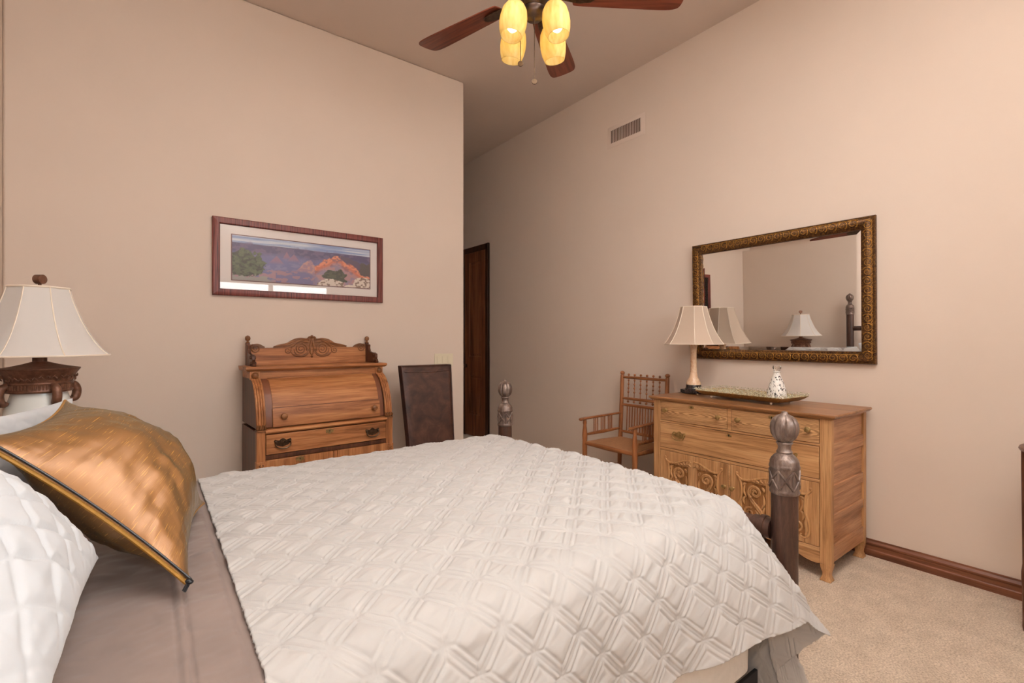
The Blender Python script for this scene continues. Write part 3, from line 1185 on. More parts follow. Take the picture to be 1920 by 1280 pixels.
for (z0, z1) in ((.722, .735), (.524, .541), (.148, .172)):
    rails.box(-DW + .055, DW - .055, FY, FY + .03, z0, z1)
rails.box(-.012, .012, FY, FY + .03, .735, .872).box(-.007, .007, FY, FY + .03, .172, .524)
rails.box(-DW + .055, DW - .055, FY + .004, FY + .03, .866, .874)
rails.build('rail', M['ok_x'], ds, .002)
# corner stiles that run down into shaped feet
for sx in (-1, 1):
    xa, xb = (-DW, -DW + .056) if sx < 0 else (DW - .056, DW)
    st = MB().box(xa, xb, FY, FY + .04, .09, .872)
    st.build('stile', M['ok_z'], ds, .003)
    MB().box(xa + (.0 if sx > 0 else .0), xb, -.05, -.012, .09, .872).build('rear_stile', M['ok_z'], ds, .003)
    for (y, yy) in ((FY, FY + .05), (-.06, -.012)):
        f = MB()
        prof = [(.0, .09), (.002, .07), (.008, .045), (.009, .028), (.003, .01), (.0, 0)]
        vs = []
        cx, cyy = (xa + xb) / 2, (y + yy) / 2
        for d, z in prof:
            w_, h_ = .028 - d, .026 - d
            fwd = -.006 if z < .02 else 0
            vs += [(cx - w_, cyy - h_ + fwd, z), (cx + w_, cyy - h_ + fwd, z), (cx + w_, cyy + h_, z), (cx - w_, cyy + h_, z)]
        fs = [(0, 1, 2, 3), tuple(4 * 5 + i for i in (3, 2, 1, 0))]
        for k in range(5):
            for i in range(4):
                fs.append((4 * k + i, 4 * k + 4 + i, 4 * k + 4 + (i + 1) % 4, 4 * k + (i + 1) % 4))
        f._add(vs, fs)
        f.build('foot', M['ok_z'], ds, .003)
    # panelled end
    if True:
        e = MB()
        x0, x1 = (DW - .03, DW - .012) if sx > 0 else (-DW + .012, -DW + .03)
        e.box(x0, x1, FY + .04, -.05, .1, .872)
        xo, xi = (DW - .003, DW - .014) if sx > 0 else (-DW + .003, -DW + .014)
        for (z0, z1) in ((.862, .873), (.672, .738), (.454, .512), (.302, .352), (.1, .188)):
            e.box(min(xo, xi), max(xo, xi), FY + .04, -.05, z0, z1)
        e.build('end_panel', M['ok_side'], ds, .002)
ap = MB()
poly = cat_rom([(-DW + .056, .148), (-DW + .056, .088), (-DW + .12, .086), (-DW + .2, .112), (-.2, .128), (0, .13), (.2, .128), (DW - .2, .112), (DW - .12, .086), (DW - .056, .088), (DW - .056, .148)], 5)
ap.prism(poly, FY + .006, FY + .026)
ap.build('apron', M['ok_x'], ds, .001)


def rosette_knob(parent, x, y, z, r=.016):
    k = MB().lathe([(r * .7, 0), (r * .7, .004), (r * .45, .007), (r * .42, .014), (r * .9, .018), (r, .024), (r * .85, .029), (r * .4, .032), (.0005, .033)], 20, X=T(x, y, z) @ FRONT, fl=lambda a, q: 1 + .08 * math.cos(8 * a))
    return k.build('knob', M['brass'], parent)


# drawers
for sx, mt in ((-1, 'ok_rings'), (1, 'ok_rings2')):
    xa, xb = (-DW + .058, -.014) if sx < 0 else (.014, DW - .058)
    # slightly bowed front
    d = MB()
    N = 16
    vs = []
    for i in range(N + 1):
        t = i / N
        x = xa + (xb - xa) * t
        bow = .006 * (1 - abs(2 * t - 1) ** 6)
        vs += [(x, FY - bow, .738), (x, FY - bow, .866), (x, FY + .02, .866), (x, FY + .02, .738)]
    fs = []
    for i in range(N):
        for k in range(4):
            fs.append((4 * i + k, 4 * i + (k + 1) % 4, 4 * i + 4 + (k + 1) % 4, 4 * i + 4 + k))
    fs += [(0, 3, 2, 1), tuple(4 * N + i for i in range(4))]
    d._add(vs, fs)
    dd = d.build('small_drawer', M[mt], ds, .0015)
    cx = (xa + xb) / 2
    for q in (-1, 1):
        rosette_knob(dd, cx + q * .197, FY - .005, .808)
    escutcheon(dd, cx, FY - .006, .847, .036, M['brass'])
wd = MB().box(-DW + .058, DW - .058, FY - .003, FY + .02, .544, .719).build('wide_drawer', M['ok_x'], ds, .003)
bail_pull(wd, -.353, FY - .003, .642, .1, M['brass'])
bail_pull(wd, .353, FY - .003, .642, .1, M['brass'])
escutcheon(wd, 0, FY - .003, .7, .036, M['brass'])
# carved doors
for sx in (-1, 1):
    xa, xb = (-DW + .058, -.009) if sx < 0 else (.009, DW - .058)
    z0, z1 = .175, .521
    w_, h_ = xb - xa, z1 - z0
    cx = (xa + xb) / 2
    d = MB()
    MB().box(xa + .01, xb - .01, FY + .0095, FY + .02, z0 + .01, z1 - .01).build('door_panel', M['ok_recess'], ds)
    pa = [(-.178, -.033), (.033, .178)]
    pz0, pz1 = z0 + .03, z0 + .262
    d.box(xa, cx - .178, FY, FY + .012, z0, z1).box(cx + .178, xb, FY, FY + .012, z0, z1)
    d.box(cx - .033, cx + .033, FY, FY + .012, z0, z1)
    for p in pa:
        d.box(cx + p[0], cx + p[1], FY, FY + .012, z0, pz0).box(cx + p[0], cx + p[1], FY, FY + .012, pz1, z1)
    dd = d.build('carved_door', M['ok_z'], ds, .002)
    cv = MB()
    for q in (-1, 1):
        # lyre-shaped side border
        carve(cv, [(.205, z0 + .305), (.212, z0 + .297), (.203, z0 + .287), (.19, z0 + .27), (.18, z0 + .23), (.18, z0 + .17), (.197, z0 + .12), (.203, z0 + .08), (.196, z0 + .045), (.175, z0 + .028), (.155, z0 + .034), (.16, z0 + .046)], .0075, FY, .9, q, cx, .7, .5)
        carve(cv, [(.192, z0 + .15), (.182, z0 + .11), (.188, z0 + .07), (.178, z0 + .045)], .008, FY, .7, q, cx)
        # shaped top border with leaf
        carve(cv, [(.208, z0 + .288), (.175, z0 + .27), (.13, z0 + .272), (.09, z0 + .288), (.05, z0 + .304), (.012, z0 + .308)], .0075, FY, .9, q, cx, .8, .8)
        for k in range(5):
            xx = .025 + .024 * k
            carve(cv, [(xx, z0 + .275 - .002 * k), (xx + .014, z0 + .284 - .003 * k), (xx + .012, z0 + .300 - .004 * k)], .0065, FY, .9, q, cx)
        carve(cv, [(.01, z0 + .272), (.028, z0 + .285), (.022, z0 + .302), (.008, z0 + .298)], .006, FY, .9, q, cx, .6, .6)
        cv.ball((cx + q * .208, FY, z0 + .304), .009, 10, (1, .7, 1))
        # panel scrolls
        py = FY + .006
        P = spiral(.1, z0 + .205, .045, .006, R(-60), R(-60) + 3.3 * PI, 44, py)
        cv.tube([(cx + q * p[0], p[1], p[2]) for p in P], [.0085 - .004 * i / 43 for i in range(44)], 8, flat=((0, -1, 0), 1))
        P = spiral(.098, z0 + .205, .034, .004, R(-20), R(-20) + 2.6 * PI, 34, py)
        cv.tube([(cx + q * p[0], p[1], p[2]) for p in P], [.006 - .003 * i / 33 for i in range(34)], 8, flat=((0, -1, 0), .8))
        P = spiral(.135, z0 + .078, .032, .005, R(120), R(120) - 3 * PI, 36, py)
        cv.tube([(cx + q * p[0], p[1], p[2]) for p in P], [.0075 - .0035 * i / 35 for i in range(36)], 8, flat=((0, -1, 0), 1))
        for pts in ([(.122, z0 + .166), (.1, z0 + .14), (.07, z0 + .11), (.05, z0 + .07), (.045, z0 + .036)], [(.14, z0 + .18), (.12, z0 + .145), (.085, z0 + .11), (.062, z0 + .08), (.05, z0 + .05)], [(.05, z0 + .2), (.045, z0 + .15), (.06, z0 + .12)],
                    [(.042, z0 + .13), (.05, z0 + .1), (.044, z0 + .07)], [(.16, z0 + .24), (.168, z0 + .2), (.15, z0 + .165)], [(.1, z0 + .1), (.075, z0 + .07), (.07, z0 + .045)], [(.165, z0 + .12), (.17, z0 + .15), (.155, z0 + .17)],
                    [(.06, z0 + .245), (.05, z0 + .235), (.045, z0 + .22)], [(.15, z0 + .25), (.165, z0 + .245), (.17, z0 + .23)]):
            carve(cv, pts, .0075, py, .9, q, cx)
    cv.build('carved_relief', M['ok_carve'], dd, smooth=60)
    rosette_knob(dd, cx - sx * (w_ / 2 - .018), FY, z0 + .2, .014)

# ------------------------------------------------------------------ spindle armchair
ac = thing('spindle_armchair', 'wooden spindle armchair with beaded back beside the oak dresser', 'chair', (3.13, 2.60, 0), -PI / 2)
# local: front -y ; x + towards dresser
CW, CWF = .235, .262
BY = .22         # back plane
FYc = -.2


def turned(p0, p1, prof, mb, n=12):
    """turned bar from p0 to p1, prof [(t, r)]"""
    p0, p1 = Vector(p0), Vector(p1)
    mb.tube([p0.lerp(p1, t) for t, r in prof], [r for t, r in prof], n)


for sx in (-1, 1):
    p = MB()
    p0, p1 = (sx * CW, BY - .02, 0), (sx * (CW + .0), BY + .03, .99)
    turned(p0, p1, [(0, .014), (.2, .019), (.42, .021), (.5, .019), (.97, .0175), (1, .016)], p)
    p.ball((sx * CW, BY + .031, 1.005), .021, 12, (1, 1, .85))
    p.build('rear_post', M['chair_wood'], ac)
    p = MB()
    turned((sx * CWF, FYc, 0), (sx * CWF, FYc, .625), [(0, .013), (.2, .018), (.5, .021), (.67, .022), (.72, .02), (.8, .023), (.86, .019), (.93, .0135), (.96, .017), (1, .015)], p)
    p.build('front_post', M['chair_wood'], ac)
    a = MB()
    P = [(sx * CWF, FYc - .045, .632), (sx * CWF, FYc, .636), (sx * (CWF - .01), .0, .642), (sx * CW, BY, .65)]
    a.tube(cat_rom(P, 5), [.016] + [.021] * 5 + [.019] * 5 + [.017] * 5, 10, flat=((0, 0, 1), .55))
    a.ball((sx * CWF, FYc - .045, .632), .021, 10, (1, 1, .6))
    a.build('arm', M['chair_wood_x'], ac)
    l = MB()
    turned((sx * CWF, FYc, .50), (sx * CW, BY, .515), [(0, .009), (.1, .011), (.5, .016), (.9, .011), (1, .009)], l)
    l.build('arm_rail', M['chair_wood_x'], ac)
    for g in (.3, .5, .7):
        for k in (-1, 0, 1):
            t = g + k * .05
            x = sx * (CWF + (CW - CWF) * t)
            y = FYc + (BY - FYc) * t
            MB().tube([(x, y, .505), (x, y, .64)], .0048, 8).build('arm_spindle', M['chair_wood'], ac)
    # side rail and stretcher
    turned((sx * CWF, FYc, .425), (sx * CW, BY - .008, .425), [(0, .014), (.5, .02), (1, .014)], l2 := MB())
    l2.build('seat_rail', M['chair_wood_x'], ac)
    turned((sx * CWF, FYc, .2), (sx * CW, BY - .012, .2), [(0, .009), (.5, .015), (1, .009)], l3 := MB())
    l3.build('stretcher', M['chair_wood_x'], ac)


def byz(z):
    return BY - .02 + .05 * z / .99


for z, nm in ((.968, 'top_rail'), (.782, 'middle_rail'), (.725, 'lower_rail'), (.49, 'base_rail')):
    turned((-CW, byz(z), z), (CW, byz(z), z), [(0, .009), (.12, .012), (.5, .0135), (.88, .012), (1, .009)], q := MB())
    q.build(nm, M['chair_wood_x'], ac)
turned((-CWF, FYc, .43), (CWF, FYc, .43), [(0, .014), (.5, .021), (1, .014)], q := MB())
q.build('seat_rail', M['chair_wood_x'], ac)
turned((-CW, BY - .008, .425), (CW, BY - .008, .425), [(0, .012), (.5, .018), (1, .012)], q := MB())
q.build('seat_rail', M['chair_wood_x'], ac)
turned((-CWF, FYc, .22), (CWF, FYc, .22), [(0, .009), (.5, .015), (1, .009)], q := MB())
q.build('stretcher', M['chair_wood_x'], ac)
for k in range(6):
    x = -.162 + k * .0648
    s = MB()
    s.tube([(x, byz(.76), .755), (x, byz(1), 1.0)], .0035, 8)
    for z in (.757, .84, .875, .91, .945, .993):
        s.ball((x, byz(z), z), .0095 if z not in (.757, .993) else .011, 10)
    s.build('beaded_spindle', M['chair_wood'], ac)
for k in range(13):
    x = -.168 + k * .028
    MB().tube([(x, byz(.49), .492), (x, byz(.725), .724)], .005, 8).build('back_spindle', M['chair_wood'], ac)
st = MB()
st._add([(-CWF + .01, FYc - .005, .437), (CWF - .01, FYc - .005, .437), (CW - .01, BY - .01, .434), (-CW + .01, BY - .01, .434), (-CWF + .01, FYc - .005, .447), (CWF - .01, FYc - .005, .447), (CW - .01, BY - .01, .443), (-CW + .01, BY - .01, .443)],
        [(0, 3, 2, 1), (4, 5, 6, 7), (0, 1, 5, 4), (1, 2, 6, 5), (2, 3, 7, 6), (3, 0, 4, 7)])
st.build('seat', M['cane'], ac, .004)

# ------------------------------------------------------------------ wall mirror
mi = thing('wall_mirror', 'large rectangular mirror in an ornate antique gold frame above the dresser', 'mirror', (WX1, 1.575, 1.153), -PI / 2)
mi.rotation_euler = (R(.95), 0, -PI / 2)
MW, MH = .603, .892
fw = .075
MB().rim(-MW, MW, 0, MH, [(0, -.004), (0, -.026), (.004, -.032), (.009, -.032), (.012, -.03), (.02, -.046), (.036, -.052), (.052, -.046), (.062, -.032), (.07, -.028), (.075, -.022), (.075, -.004)]).build('frame', M['gilt'], mi, smooth=50)
orn = None


def scroll_at(u, zc, ax):
    # a C-scroll with two leaves, sized to the frame's face
    for (r0, r1, a0, a1, ox) in ((.024, .005, R(150), R(150) - 3.1 * PI, -.002),):
        P = spiral(0, 0, r0 * 1.15, r1, a0, a1, 26, 0)
        Q = []
        for (px_, _, pz_) in P:
            if ax == 'z':
                Q.append((u + px_, -.050 + .35 * abs(px_), zc + pz_))
            else:
                Q.append((zc + pz_, -.050 + .35 * abs(px_), u + px_))
        orn.tube(Q, [.0036 - .0014 * i / 25 for i in range(26)], 6, flat=((0, -1, 0), 1))
    for sgn in (-1, 1):
        pts = [(-.02, sgn * .026), (.0, sgn * .03), (.018, sgn * .024), (.024, sgn * .01)]
        P = cat_rom([(p[0], 0, p[1]) for p in pts], 4)
        Q = [((u + a, -.046 + .3 * abs(a), zc + c) if ax == 'z' else (zc + c, -.046 + .3 * abs(a), u + a)) for a, _, c in P]
        orn.tube(Q, taper(len(Q), .0036), 6, flat=((0, -1, 0), 1))


for side in range(4):
    orn = MB()
    if side < 2:
        for k in range(15):
            scroll_at((-MW + .036, MW - .036)[side], .055 + k * (MH - .11) / 14, 'z')
    else:
        for k in range(1, 20):
            scroll_at((.036, MH - .036)[side - 2], -MW + .055 + k * (2 * MW - .11) / 20, 'x')
    orn.build('gilt_scrollwork', M['giltlight'], mi, smooth=60)
# bevelled glass
g = MB()
a0, a1, c0, c1 = -MW + fw - .004, MW - fw + .004, fw - .004, MH - fw + .004
bv = .028
g._add([(a0, -.012, c0), (a1, -.012, c0), (a1, -.012, c1), (a0, -.012, c1), (a0 + bv, -.015, c0 + bv), (a1 - bv, -.015, c0 + bv), (a1 - bv, -.015, c1 - bv), (a0 + bv, -.015, c1 - bv), (a0, -.005, c0), (a1, -.005, c0), (a1, -.005, c1), (a0, -.005, c1)],
       [(4, 5, 6, 7), (0, 1, 5, 4), (1, 2, 6, 5), (2, 3, 7, 6), (3, 0, 4, 7), (8, 9, 1, 0), (9, 10, 2, 1), (10, 11, 3, 2), (11, 8, 0, 3), (11, 10, 9, 8)])
g.build('mirror_glass', M['mirror'], mi, smooth=1)

# ------------------------------------------------------------------ lamps


def shade_mesh(mb, outline, prof, k=6):
    """outline: unit polygon points; prof [(scale, z)]"""
    n = len(outline)
    pts = []
    for i in range(n):
        for j in range(k):
            t = j / k
            a, b_ = outline[i], outline[(i + 1) % n]
            pts.append((a[0] + (b_[0] - a[0]) * t, a[1] + (b_[1] - a[1]) * t))
    m = len(pts)
    th = .0025
    vs = [(p[0] * s, p[1] * s, z) for s, z in prof for p in pts] + [(p[0] * (s - th), p[1] * (s - th), z) for s, z in prof for p in pts]
    fs = []
    L = len(prof)
    for i in range(L - 1):
        for j in range(m):
            j2 = (j + 1) % m
            fs.append((i * m + j, i * m + j2, (i + 1) * m + j2, (i + 1) * m + j))
            o_ = L * m
            fs.append((o_ + i * m + j, o_ + (i + 1) * m + j, o_ + (i + 1) * m + j2, o_ + i * m + j2))
    o_ = L * m
    for j in range(m):
        j2 = (j + 1) % m
        fs.append((j, o_ + j, o_ + j2, j2))
        fs.append(((L - 1) * m + j, (L - 1) * m + j2, o_ + (L - 1) * m + j2, o_ + (L - 1) * m + j))
    mb._add(vs, fs)


# bedside lamp, left
lp = thing('bedside_lamp', 'bedside lamp with white bell shade and carved bronze urn base behind the pillows', 'lamp', (-.39, 2.937, .745), R(25))
z0 = .745
jar = MB().lathe([(.06, .02), (.085, .03), (.105, .08), (.118, .15), (.12, .2), (.112, .25), (.1, .29), (.092, .32), (.09, .345)], 36)
jar.build('ceramic_urn', M['jar'], lp)
MB().lathe([(.095, 0), (.1, .006), (.098, .014), (.075, .022), (.065, .03)], 32).build('foot_ring', M['lampbronze'], lp)
bz = MB().lathe([(.09, .325), (.108, .328), (.111, .334), (.108, .34), (.109, .36), (.112, .366), (.109, .372), (.114, .392), (.122, .408), (.13, .42), (.136, .428), (.134, .432), (.1, .438), (.06, .448), (.03, .458), (.024, .46)], 40)
bzo = bz.build('bronze_collar', M['lampbronze'], lp)
rd = MB()
for k in range(60):
    a = 2 * PI * k / 60
    rd.tube([(.1095 * math.cos(a), .1095 * math.sin(a), .341), (.1095 * math.cos(a), .1095 * math.sin(a), .361)], .0032, 6)
rd.build('reeded_band', M['lampbronze'], bzo)
lv = MB()
rr = random.Random(3)
for k in range(70):
    a = 2 * PI * k / 70
    r_ = .113 + .0
    z = .378 + .02 * rr.random()
    r2 = .1115 + (z - .372) * .36
    da = .05 * (1 if k % 2 else -1)
    lv.tube([(r2 * math.cos(a - da), r2 * math.sin(a - da), z - .006), ((r2 + .003) * math.cos(a), (r2 + .003) * math.sin(a), z), ((r2 + .003) * math.cos(a + da), (r2 + .003) * math.sin(a + da), z + .007)], [.001, .0035, .001], 6)
lv.build('leaf_band', M['lampbronze'], bzo)
for k in range(4):
    X = rotz(PI / 2 * k + R(6))
    h = MB()
    P = cat_rom([(.104, 0, .36), (.124, 0, .35), (.134, 0, .325), (.13, 0, .295), (.116, 0, .285), (.108, 0, .293)], 5)
    h.tube([X @ Vector(p) for p in P], taper(len(P), .017, .8, .5), 10)
    h.build('lug_handle', M['lampbronze'], lp)
MB().lathe([(.024, .455), (.024, .51), (.02, .512)], 20).tube([(.02, 0, .497), (.05, 0, .497)], .005, 8).box(.045, .06, -.007, .007, .492, .502).build('socket', M['lampbronze'], lp)
ol = [(math.cos(2 * PI * k / 32), math.sin(2 * PI * k / 32)) for k in range(32)]


def oct_round(n, cut):
    out = []
    for k in range(n * 4):
        a = 2 * PI * k / (n * 4)
        f = ((a + PI / n) % (2 * PI / n)) - PI / n
        f = abs(PI / n) - abs(f) if False else f
        rr_ = 1 - cut * (1 - math.cos(PI / n)) * (1 - abs(f) / (PI / n)) ** 1.0 if False else 1 - cut * abs(math.sin(n * a / 2)) ** 2 * (1 - math.cos(PI / n))
        out.append((rr_ * math.cos(a), rr_ * math.sin(a)))
    return out


prof = [(.25, .487), (.222, .515), (.196, .55), (.173, .59), (.152, .635), (.135, .68), (.118, .73), (.104, .783)]
sm = MB()
shade_mesh(sm, oct_round(8, 1.0), prof, 1)
sh = sm.build('lamp_shade', M['shade'], lp, smooth=30)
tr = MB()
for s, z in (prof[0], prof[-1]):
    tr.tube([(s * x * 1.002, s * y * 1.002, z) for x, y in oct_round(8, 1.0)], .004 if s > .2 else .005, 6, closed=True)
for k in range(8):
    a = 2 * PI * k / 8
    tr.tube([(s * math.cos(a) * 1.003, s * math.sin(a) * 1.003, z) for s, z in prof], .0025, 6)
tr.build('shade_trim', M['shadetrim'], sh)
MB().tube([(0, 0, .5), (0, 0, .80)], .004, 8).tube([(-.1, 0, .775), (.1, 0, .775)], .0025, 6).build('harp', M['bronze'], lp)
MB().lathe([(.008, .785), (.012, .79), (.006, .796), (.006, .803)], 14).lathe([(.016, -.016), (.0205, -.014), (.0205, .014), (.016, .016)], 18, X=T(0, 0, .822) @ rotz(R(-60)) @ roty(PI / 2)).build('finial', M['lampbronze'], lp)

# nightstand under it, mostly hidden by the pillows
ns = thing('nightstand', 'dark wooden nightstand behind the bed pillows under the white-shaded lamp', 'nightstand', (-.40, 2.93, 0), PI / 2)
b = MB().box(-.26, .26, -.19, .2, .1, .715).build('case', M['doorframe'], ns, .004)
MB().box(-.285, .285, -.215, .22, .715, .745).build('top', M['doorframe'], ns, .006)
for z in (.15, .43):
    dd = MB().box(-.23, .23, -.2, -.185, z, z + .25).build('drawer', M['doorframe'], ns, .004)
    rosette_knob(dd, 0, -.2, z + .125)
for sx in (-1, 1):
    for y in (-.17, .18):
        MB().lathe([(.015, 0), (.02, .03), (.026, .1)], 12, c=(sx * .235, y, 0)).build('foot', M['doorframe'], ns)

# small lamp on dresser
sl = thing('dresser_lamp', 'slim peach marble lamp with cream shade on the far end of the dresser', 'lamp', (3.262, 2.055, .898), R(8))
MB().box(-.078, .078, -.055, .055, .006, .032).box(-.055, .055, -.078, .078, .006, .032).lathe([(.058, .03), (.06, .036), (.055, .045), (.055, .064), (.052, .068)], 28).build('base', M['blackmarble'], sl, .002)
pd = MB()
for sx in (-1, 1):
    for sy in (-1, 1):
        pd.lathe([(.008, 0), (.008, .007)], 10, c=(sx * .05, sy * .05, 0))
pd.build('foot_pad', M['marble'], sl)
MB().lathe([(.053, .064), (.052, .08), (.042, .102), (.031, .122), (.0255, .155), (.0225, .2), (.0225, .3), (.025, .34), (.03, .362), (.035, .374), (.02, .378)], 28).build('marble_stem', M['marble'], sl)
hexo = []
w1_, c1_ = 1.0, .55
for (x, y) in ((1, .5), (.5, 1), (-.5, 1), (-1, .5), (-1, -.5), (-.5, -1), (.5, -1), (1, -.5)):
    hexo.append((x, y))
prof = [(.188, .37), (.168, .40), (.145, .445), (.124, .495), (.106, .55), (.092, .605), (.083, .65)]
sm = MB()
shade_mesh(sm, hexo, prof, 1)
sh = sm.build('lamp_shade', M['shade2'], sl, smooth=25)
tr = MB()
for s, z in (prof[0], prof[-1]):
    tr.tube([(s * x, s * y, z) for x, y in hexo], .0035, 6, closed=True)
for x, y in hexo:
    tr.tube([(s * x * 1.002, s * y * 1.002, z) for s, z in prof], .0025, 6)
tr.build('shade_trim', M['shadetrim'], sh)
MB().tube([(0, 0, .376), (0, 0, .64)], .005, 8).tube([(-.07, 0, .636), (.07, 0, .636)], .002, 6).build('harp', M['brass'], sl)

# ------------------------------------------------------------------ beaded tray and bottle
ty = thing('beaded_tray', 'gold beaded rectangular tray on the dresser top', 'tray', (3.185, 1.60, .898), -PI / 2 + R(-6))
TL, TWd = .262, .105
t_ = MB().box(-TL, TL, -TWd, TWd, .016, .020)
# flared lip
vs, fs = [], []
for (g_, z) in ((0, .016), (.025, .030), (.045, .048), (.043, .052), (.023, .034), (0, .020)):
    vs += [(-TL - g_, -TWd - g_, z), (TL + g_, -TWd - g_, z), (TL + g_, TWd + g_, z), (-TL - g_, TWd + g_, z)]
for k in range(5):
    for i in range(4):
        fs.append((4 * k + i, 4 * k + (i + 1) % 4, 4 * k + 4 + (i + 1) % 4, 4 * k + 4 + i))
t_._add(vs, fs)
t_.build('tray_body', M['brass'], ty)
bd = MB()
rr = random.Random(11)


def octa(c, r):
    x, y, z = c
    bd._add([(x + r, y, z), (x, y + r, z), (x - r, y, z), (x, y - r, z), (x, y, z + r), (x, y, z - r)],
            [(0, 1, 4), (1, 2, 4), (2, 3, 4), (3, 0, 4), (1, 0, 5), (2, 1, 5), (3, 2, 5), (0, 3, 5)])


for k in range(3600):
    side = rr.random()
    g_ = rr.random() * .046
    zz = .020 + g_ * .64
    if side < .40:
        p = (-TL - g_ + rr.random() * 2 * (TL + g_), -TWd - g_, zz)
    elif side < .78:
        p = (-TL - g_ + rr.random() * 2 * (TL + g_), TWd + g_, zz)
    elif side < .89:
        p = (-TL - g_, -TWd - g_ + rr.random() * 2 * (TWd + g_), zz)
    else:
        p = (TL + g_, -TWd - g_ + rr.random() * 2 * (TWd + g_), zz)
    octa((p[0], p[1], p[2] + .002), .0030 + .0018 * rr.random())
    if k % 4 == 0:
        octa((rr.uniform(-TL, TL), rr.uniform(-TWd, TWd), .0215), .003)
    if k % 9 == 0:
        s_ = rr.choice((-1, 1))
        if rr.random() < .75:
            p = (rr.uniform(-TL - .05, TL + .05), s_ * (TWd + .046), .054 + .014 * rr.random())
        else:
            p = (s_ * (TL + .046), rr.uniform(-TWd - .05, TWd + .05), .054 + .014 * rr.random())
        octa(p, .0035)
bd.build('beadwork', M['beads'], ty, smooth=None)
for sx in (-1, 1):
    for sy in (-1, 1):
        MB().ball((sx * (TL - .05), sy * (TWd - .005), .0085), .0085, 12).build('foot', M['shadetrim'], ty)

bt = thing('flecked_decanter', 'white pear-shaped decanter with dark flecks and crystal stopper on the tray', 'decanter', (3.195, 1.425, .9235))
MB().lathe([(.02, 0), (.052, .001), (.057, .006), (.0575, .02), (.054, .05), (.046, .085), (.0345, .118), (.025, .143), (.02, .158), (.0185, .168), (.022, .173), (.0215, .176), (.012, .176)], 36).build('bottle', M['fleck'], bt)
MB().lathe([(.009, .16), (.009, .176), (.019, .178), (.019, .182), (.012, .184), (.022, .19), (.026, .199), (.0225, .210), (.012, .216), (.0005, .2165)], 10).build('stopper', M['crystal'], bt, smooth=5)

# ------------------------------------------------------------------ ceiling fan
FX, FYf, FZ = 1.334, 1.61, 2.80
fan = thing('ceiling_fan', 'ceiling fan with cherry wood blades and four lit amber glass shades', 'ceiling fan', (FX, FYf, FZ))
MB().lathe([(.012, .14), (.012, .80)], 14).build('downrod', M['fanmetal'], fan)
MB().lathe([(.02, .80), (.05, .83), (.07, .87), (.075, .925), (.075, .93)], 28).build('ceiling_canopy', M['fanmetal'], fan)
MB().lathe([(.02, .2), (.05, .19), (.085, .16), (.105, .12), (.108, .08), (.1, .05), (.085, .035), (.08, .02)], 40).build('motor_housing', M['fanmetal'], fan)
MB().lathe([(.075, .03), (.075, -.005), (.07, -.015), (.06, -.025), (.06, -.035), (.064, -.04), (.064, -.05), (.05, -.062), (.055, -.068), (.055, -.075), (.045, -.09), (.035, -.1), (.012, -.104), (.006, -.108), (.001, -.11)], 40).build('switch_housing', M['fanmetal'], fan)


def blade_outline():
    half = cat_rom([(.17, .0), (.175, .045), (.2, .056), (.34, .064), (.5, .0715), (.6, .074), (.645, .066), (.66, .045), (.664, .0)], 4)
    out = [(x, y) for x, y in half]
    return out + [(x, -y) for x, y in reversed(half[1:-1])]


for k in range(5):
    ang = R(35.5 + 72 * k)
    X = rotz(ang) @ T(0, 0, .008) @ rotx(R(-12))
    ol_ = blade_outline()
    n = len(ol_)
    bl = MB()
    bl._add([(x, y, -.003) for x, y in ol_] + [(x, y, .003) for x, y in ol_], [tuple(reversed(range(n))), tuple(range(n, 2 * n))] + [(i, (i + 1) % n, (i + 1) % n + n, i + n) for i in range(n)])
    bo = bl.build('blade', M['blade'], fan, .001)
    bo.matrix_local = X
    ir = MB()
    ir.prism([(.07, -.012), (.07, .012), (.13, .02), (.17, .028), (.2, .034), (.25, .03), (.27, .016), (.275, 0), (.27, -.016), (.25, -.03), (.2, -.034), (.17, -.028), (.13, -.02)], -.0, .005, T(0, 0, -.0085) @ rotx(-PI / 2) @ Matrix.Diagonal((1, 1, 1, 1)))
    for q in ((.2, .018), (.2, -.018), (.25, 0)):
        ir.ball((q[0], q[1], -.009), .006, 10, (1, 1, .5))
    io = ir.build('blade_iron', M['bronze'], bo, .001)
    io.matrix_local = Matrix.Identity(4)

# light kit: arms, glass shades, bulbs
yaw = math.atan2(.798, .602)
for k, a in enumerate((yaw + R(48), yaw - R(48), yaw + R(132), yaw - R(132))):
    ca, sa = math.cos(a), math.sin(a)
    tilt = R(10)
    # neck of the shade at radius .105, mouth further out
    top_ = Vector((.107 * ca, .107 * sa, -.085))
    ax = Vector((math.sin(tilt) * ca, math.sin(tilt) * sa, -math.cos(tilt)))
    q = ax.to_track_quat('Z', 'Y').to_matrix().to_4x4()
    X = Matrix.Translation(top_) @ q
    arm = MB()
    P = cat_rom([(.045 * ca, .045 * sa, -.045), (.08 * ca, .08 * sa, -.04), (.103 * ca, .103 * sa, -.055), tuple(top_)], 5)
    arm.tube(P, .008, 10)
    arm.lathe([(.01, -.012), (.028, -.004), (.03, .01), (.026, .014)], 20, X=X)
    arm.build('light_arm', M['fanmetal'], fan)
    so, si = [(.024, .004), (.04, .012), (.052, .034), (.0575, .066), (.058, .092), (.0535, .122), (.045, .15)], None
    pr_ = so + [(r_ - .003, z) for r_, z in reversed(so)]
    g = MB().lathe(pr_, 32, X=X, caps=False)
    g.build('glass_shade', M['amber'], fan)
    bu = MB().lathe([(.011, .012), (.012, .04), (.016, .06), (.022, .08), (.0245, .098), (.021, .116), (.012, .126), (.0005, .129)], 18, X=X)
    bu.build('bulb', M['bulb'], fan)
rv = Vector((.798, -.602, 0))
fv = Vector((.602, .798, 0))
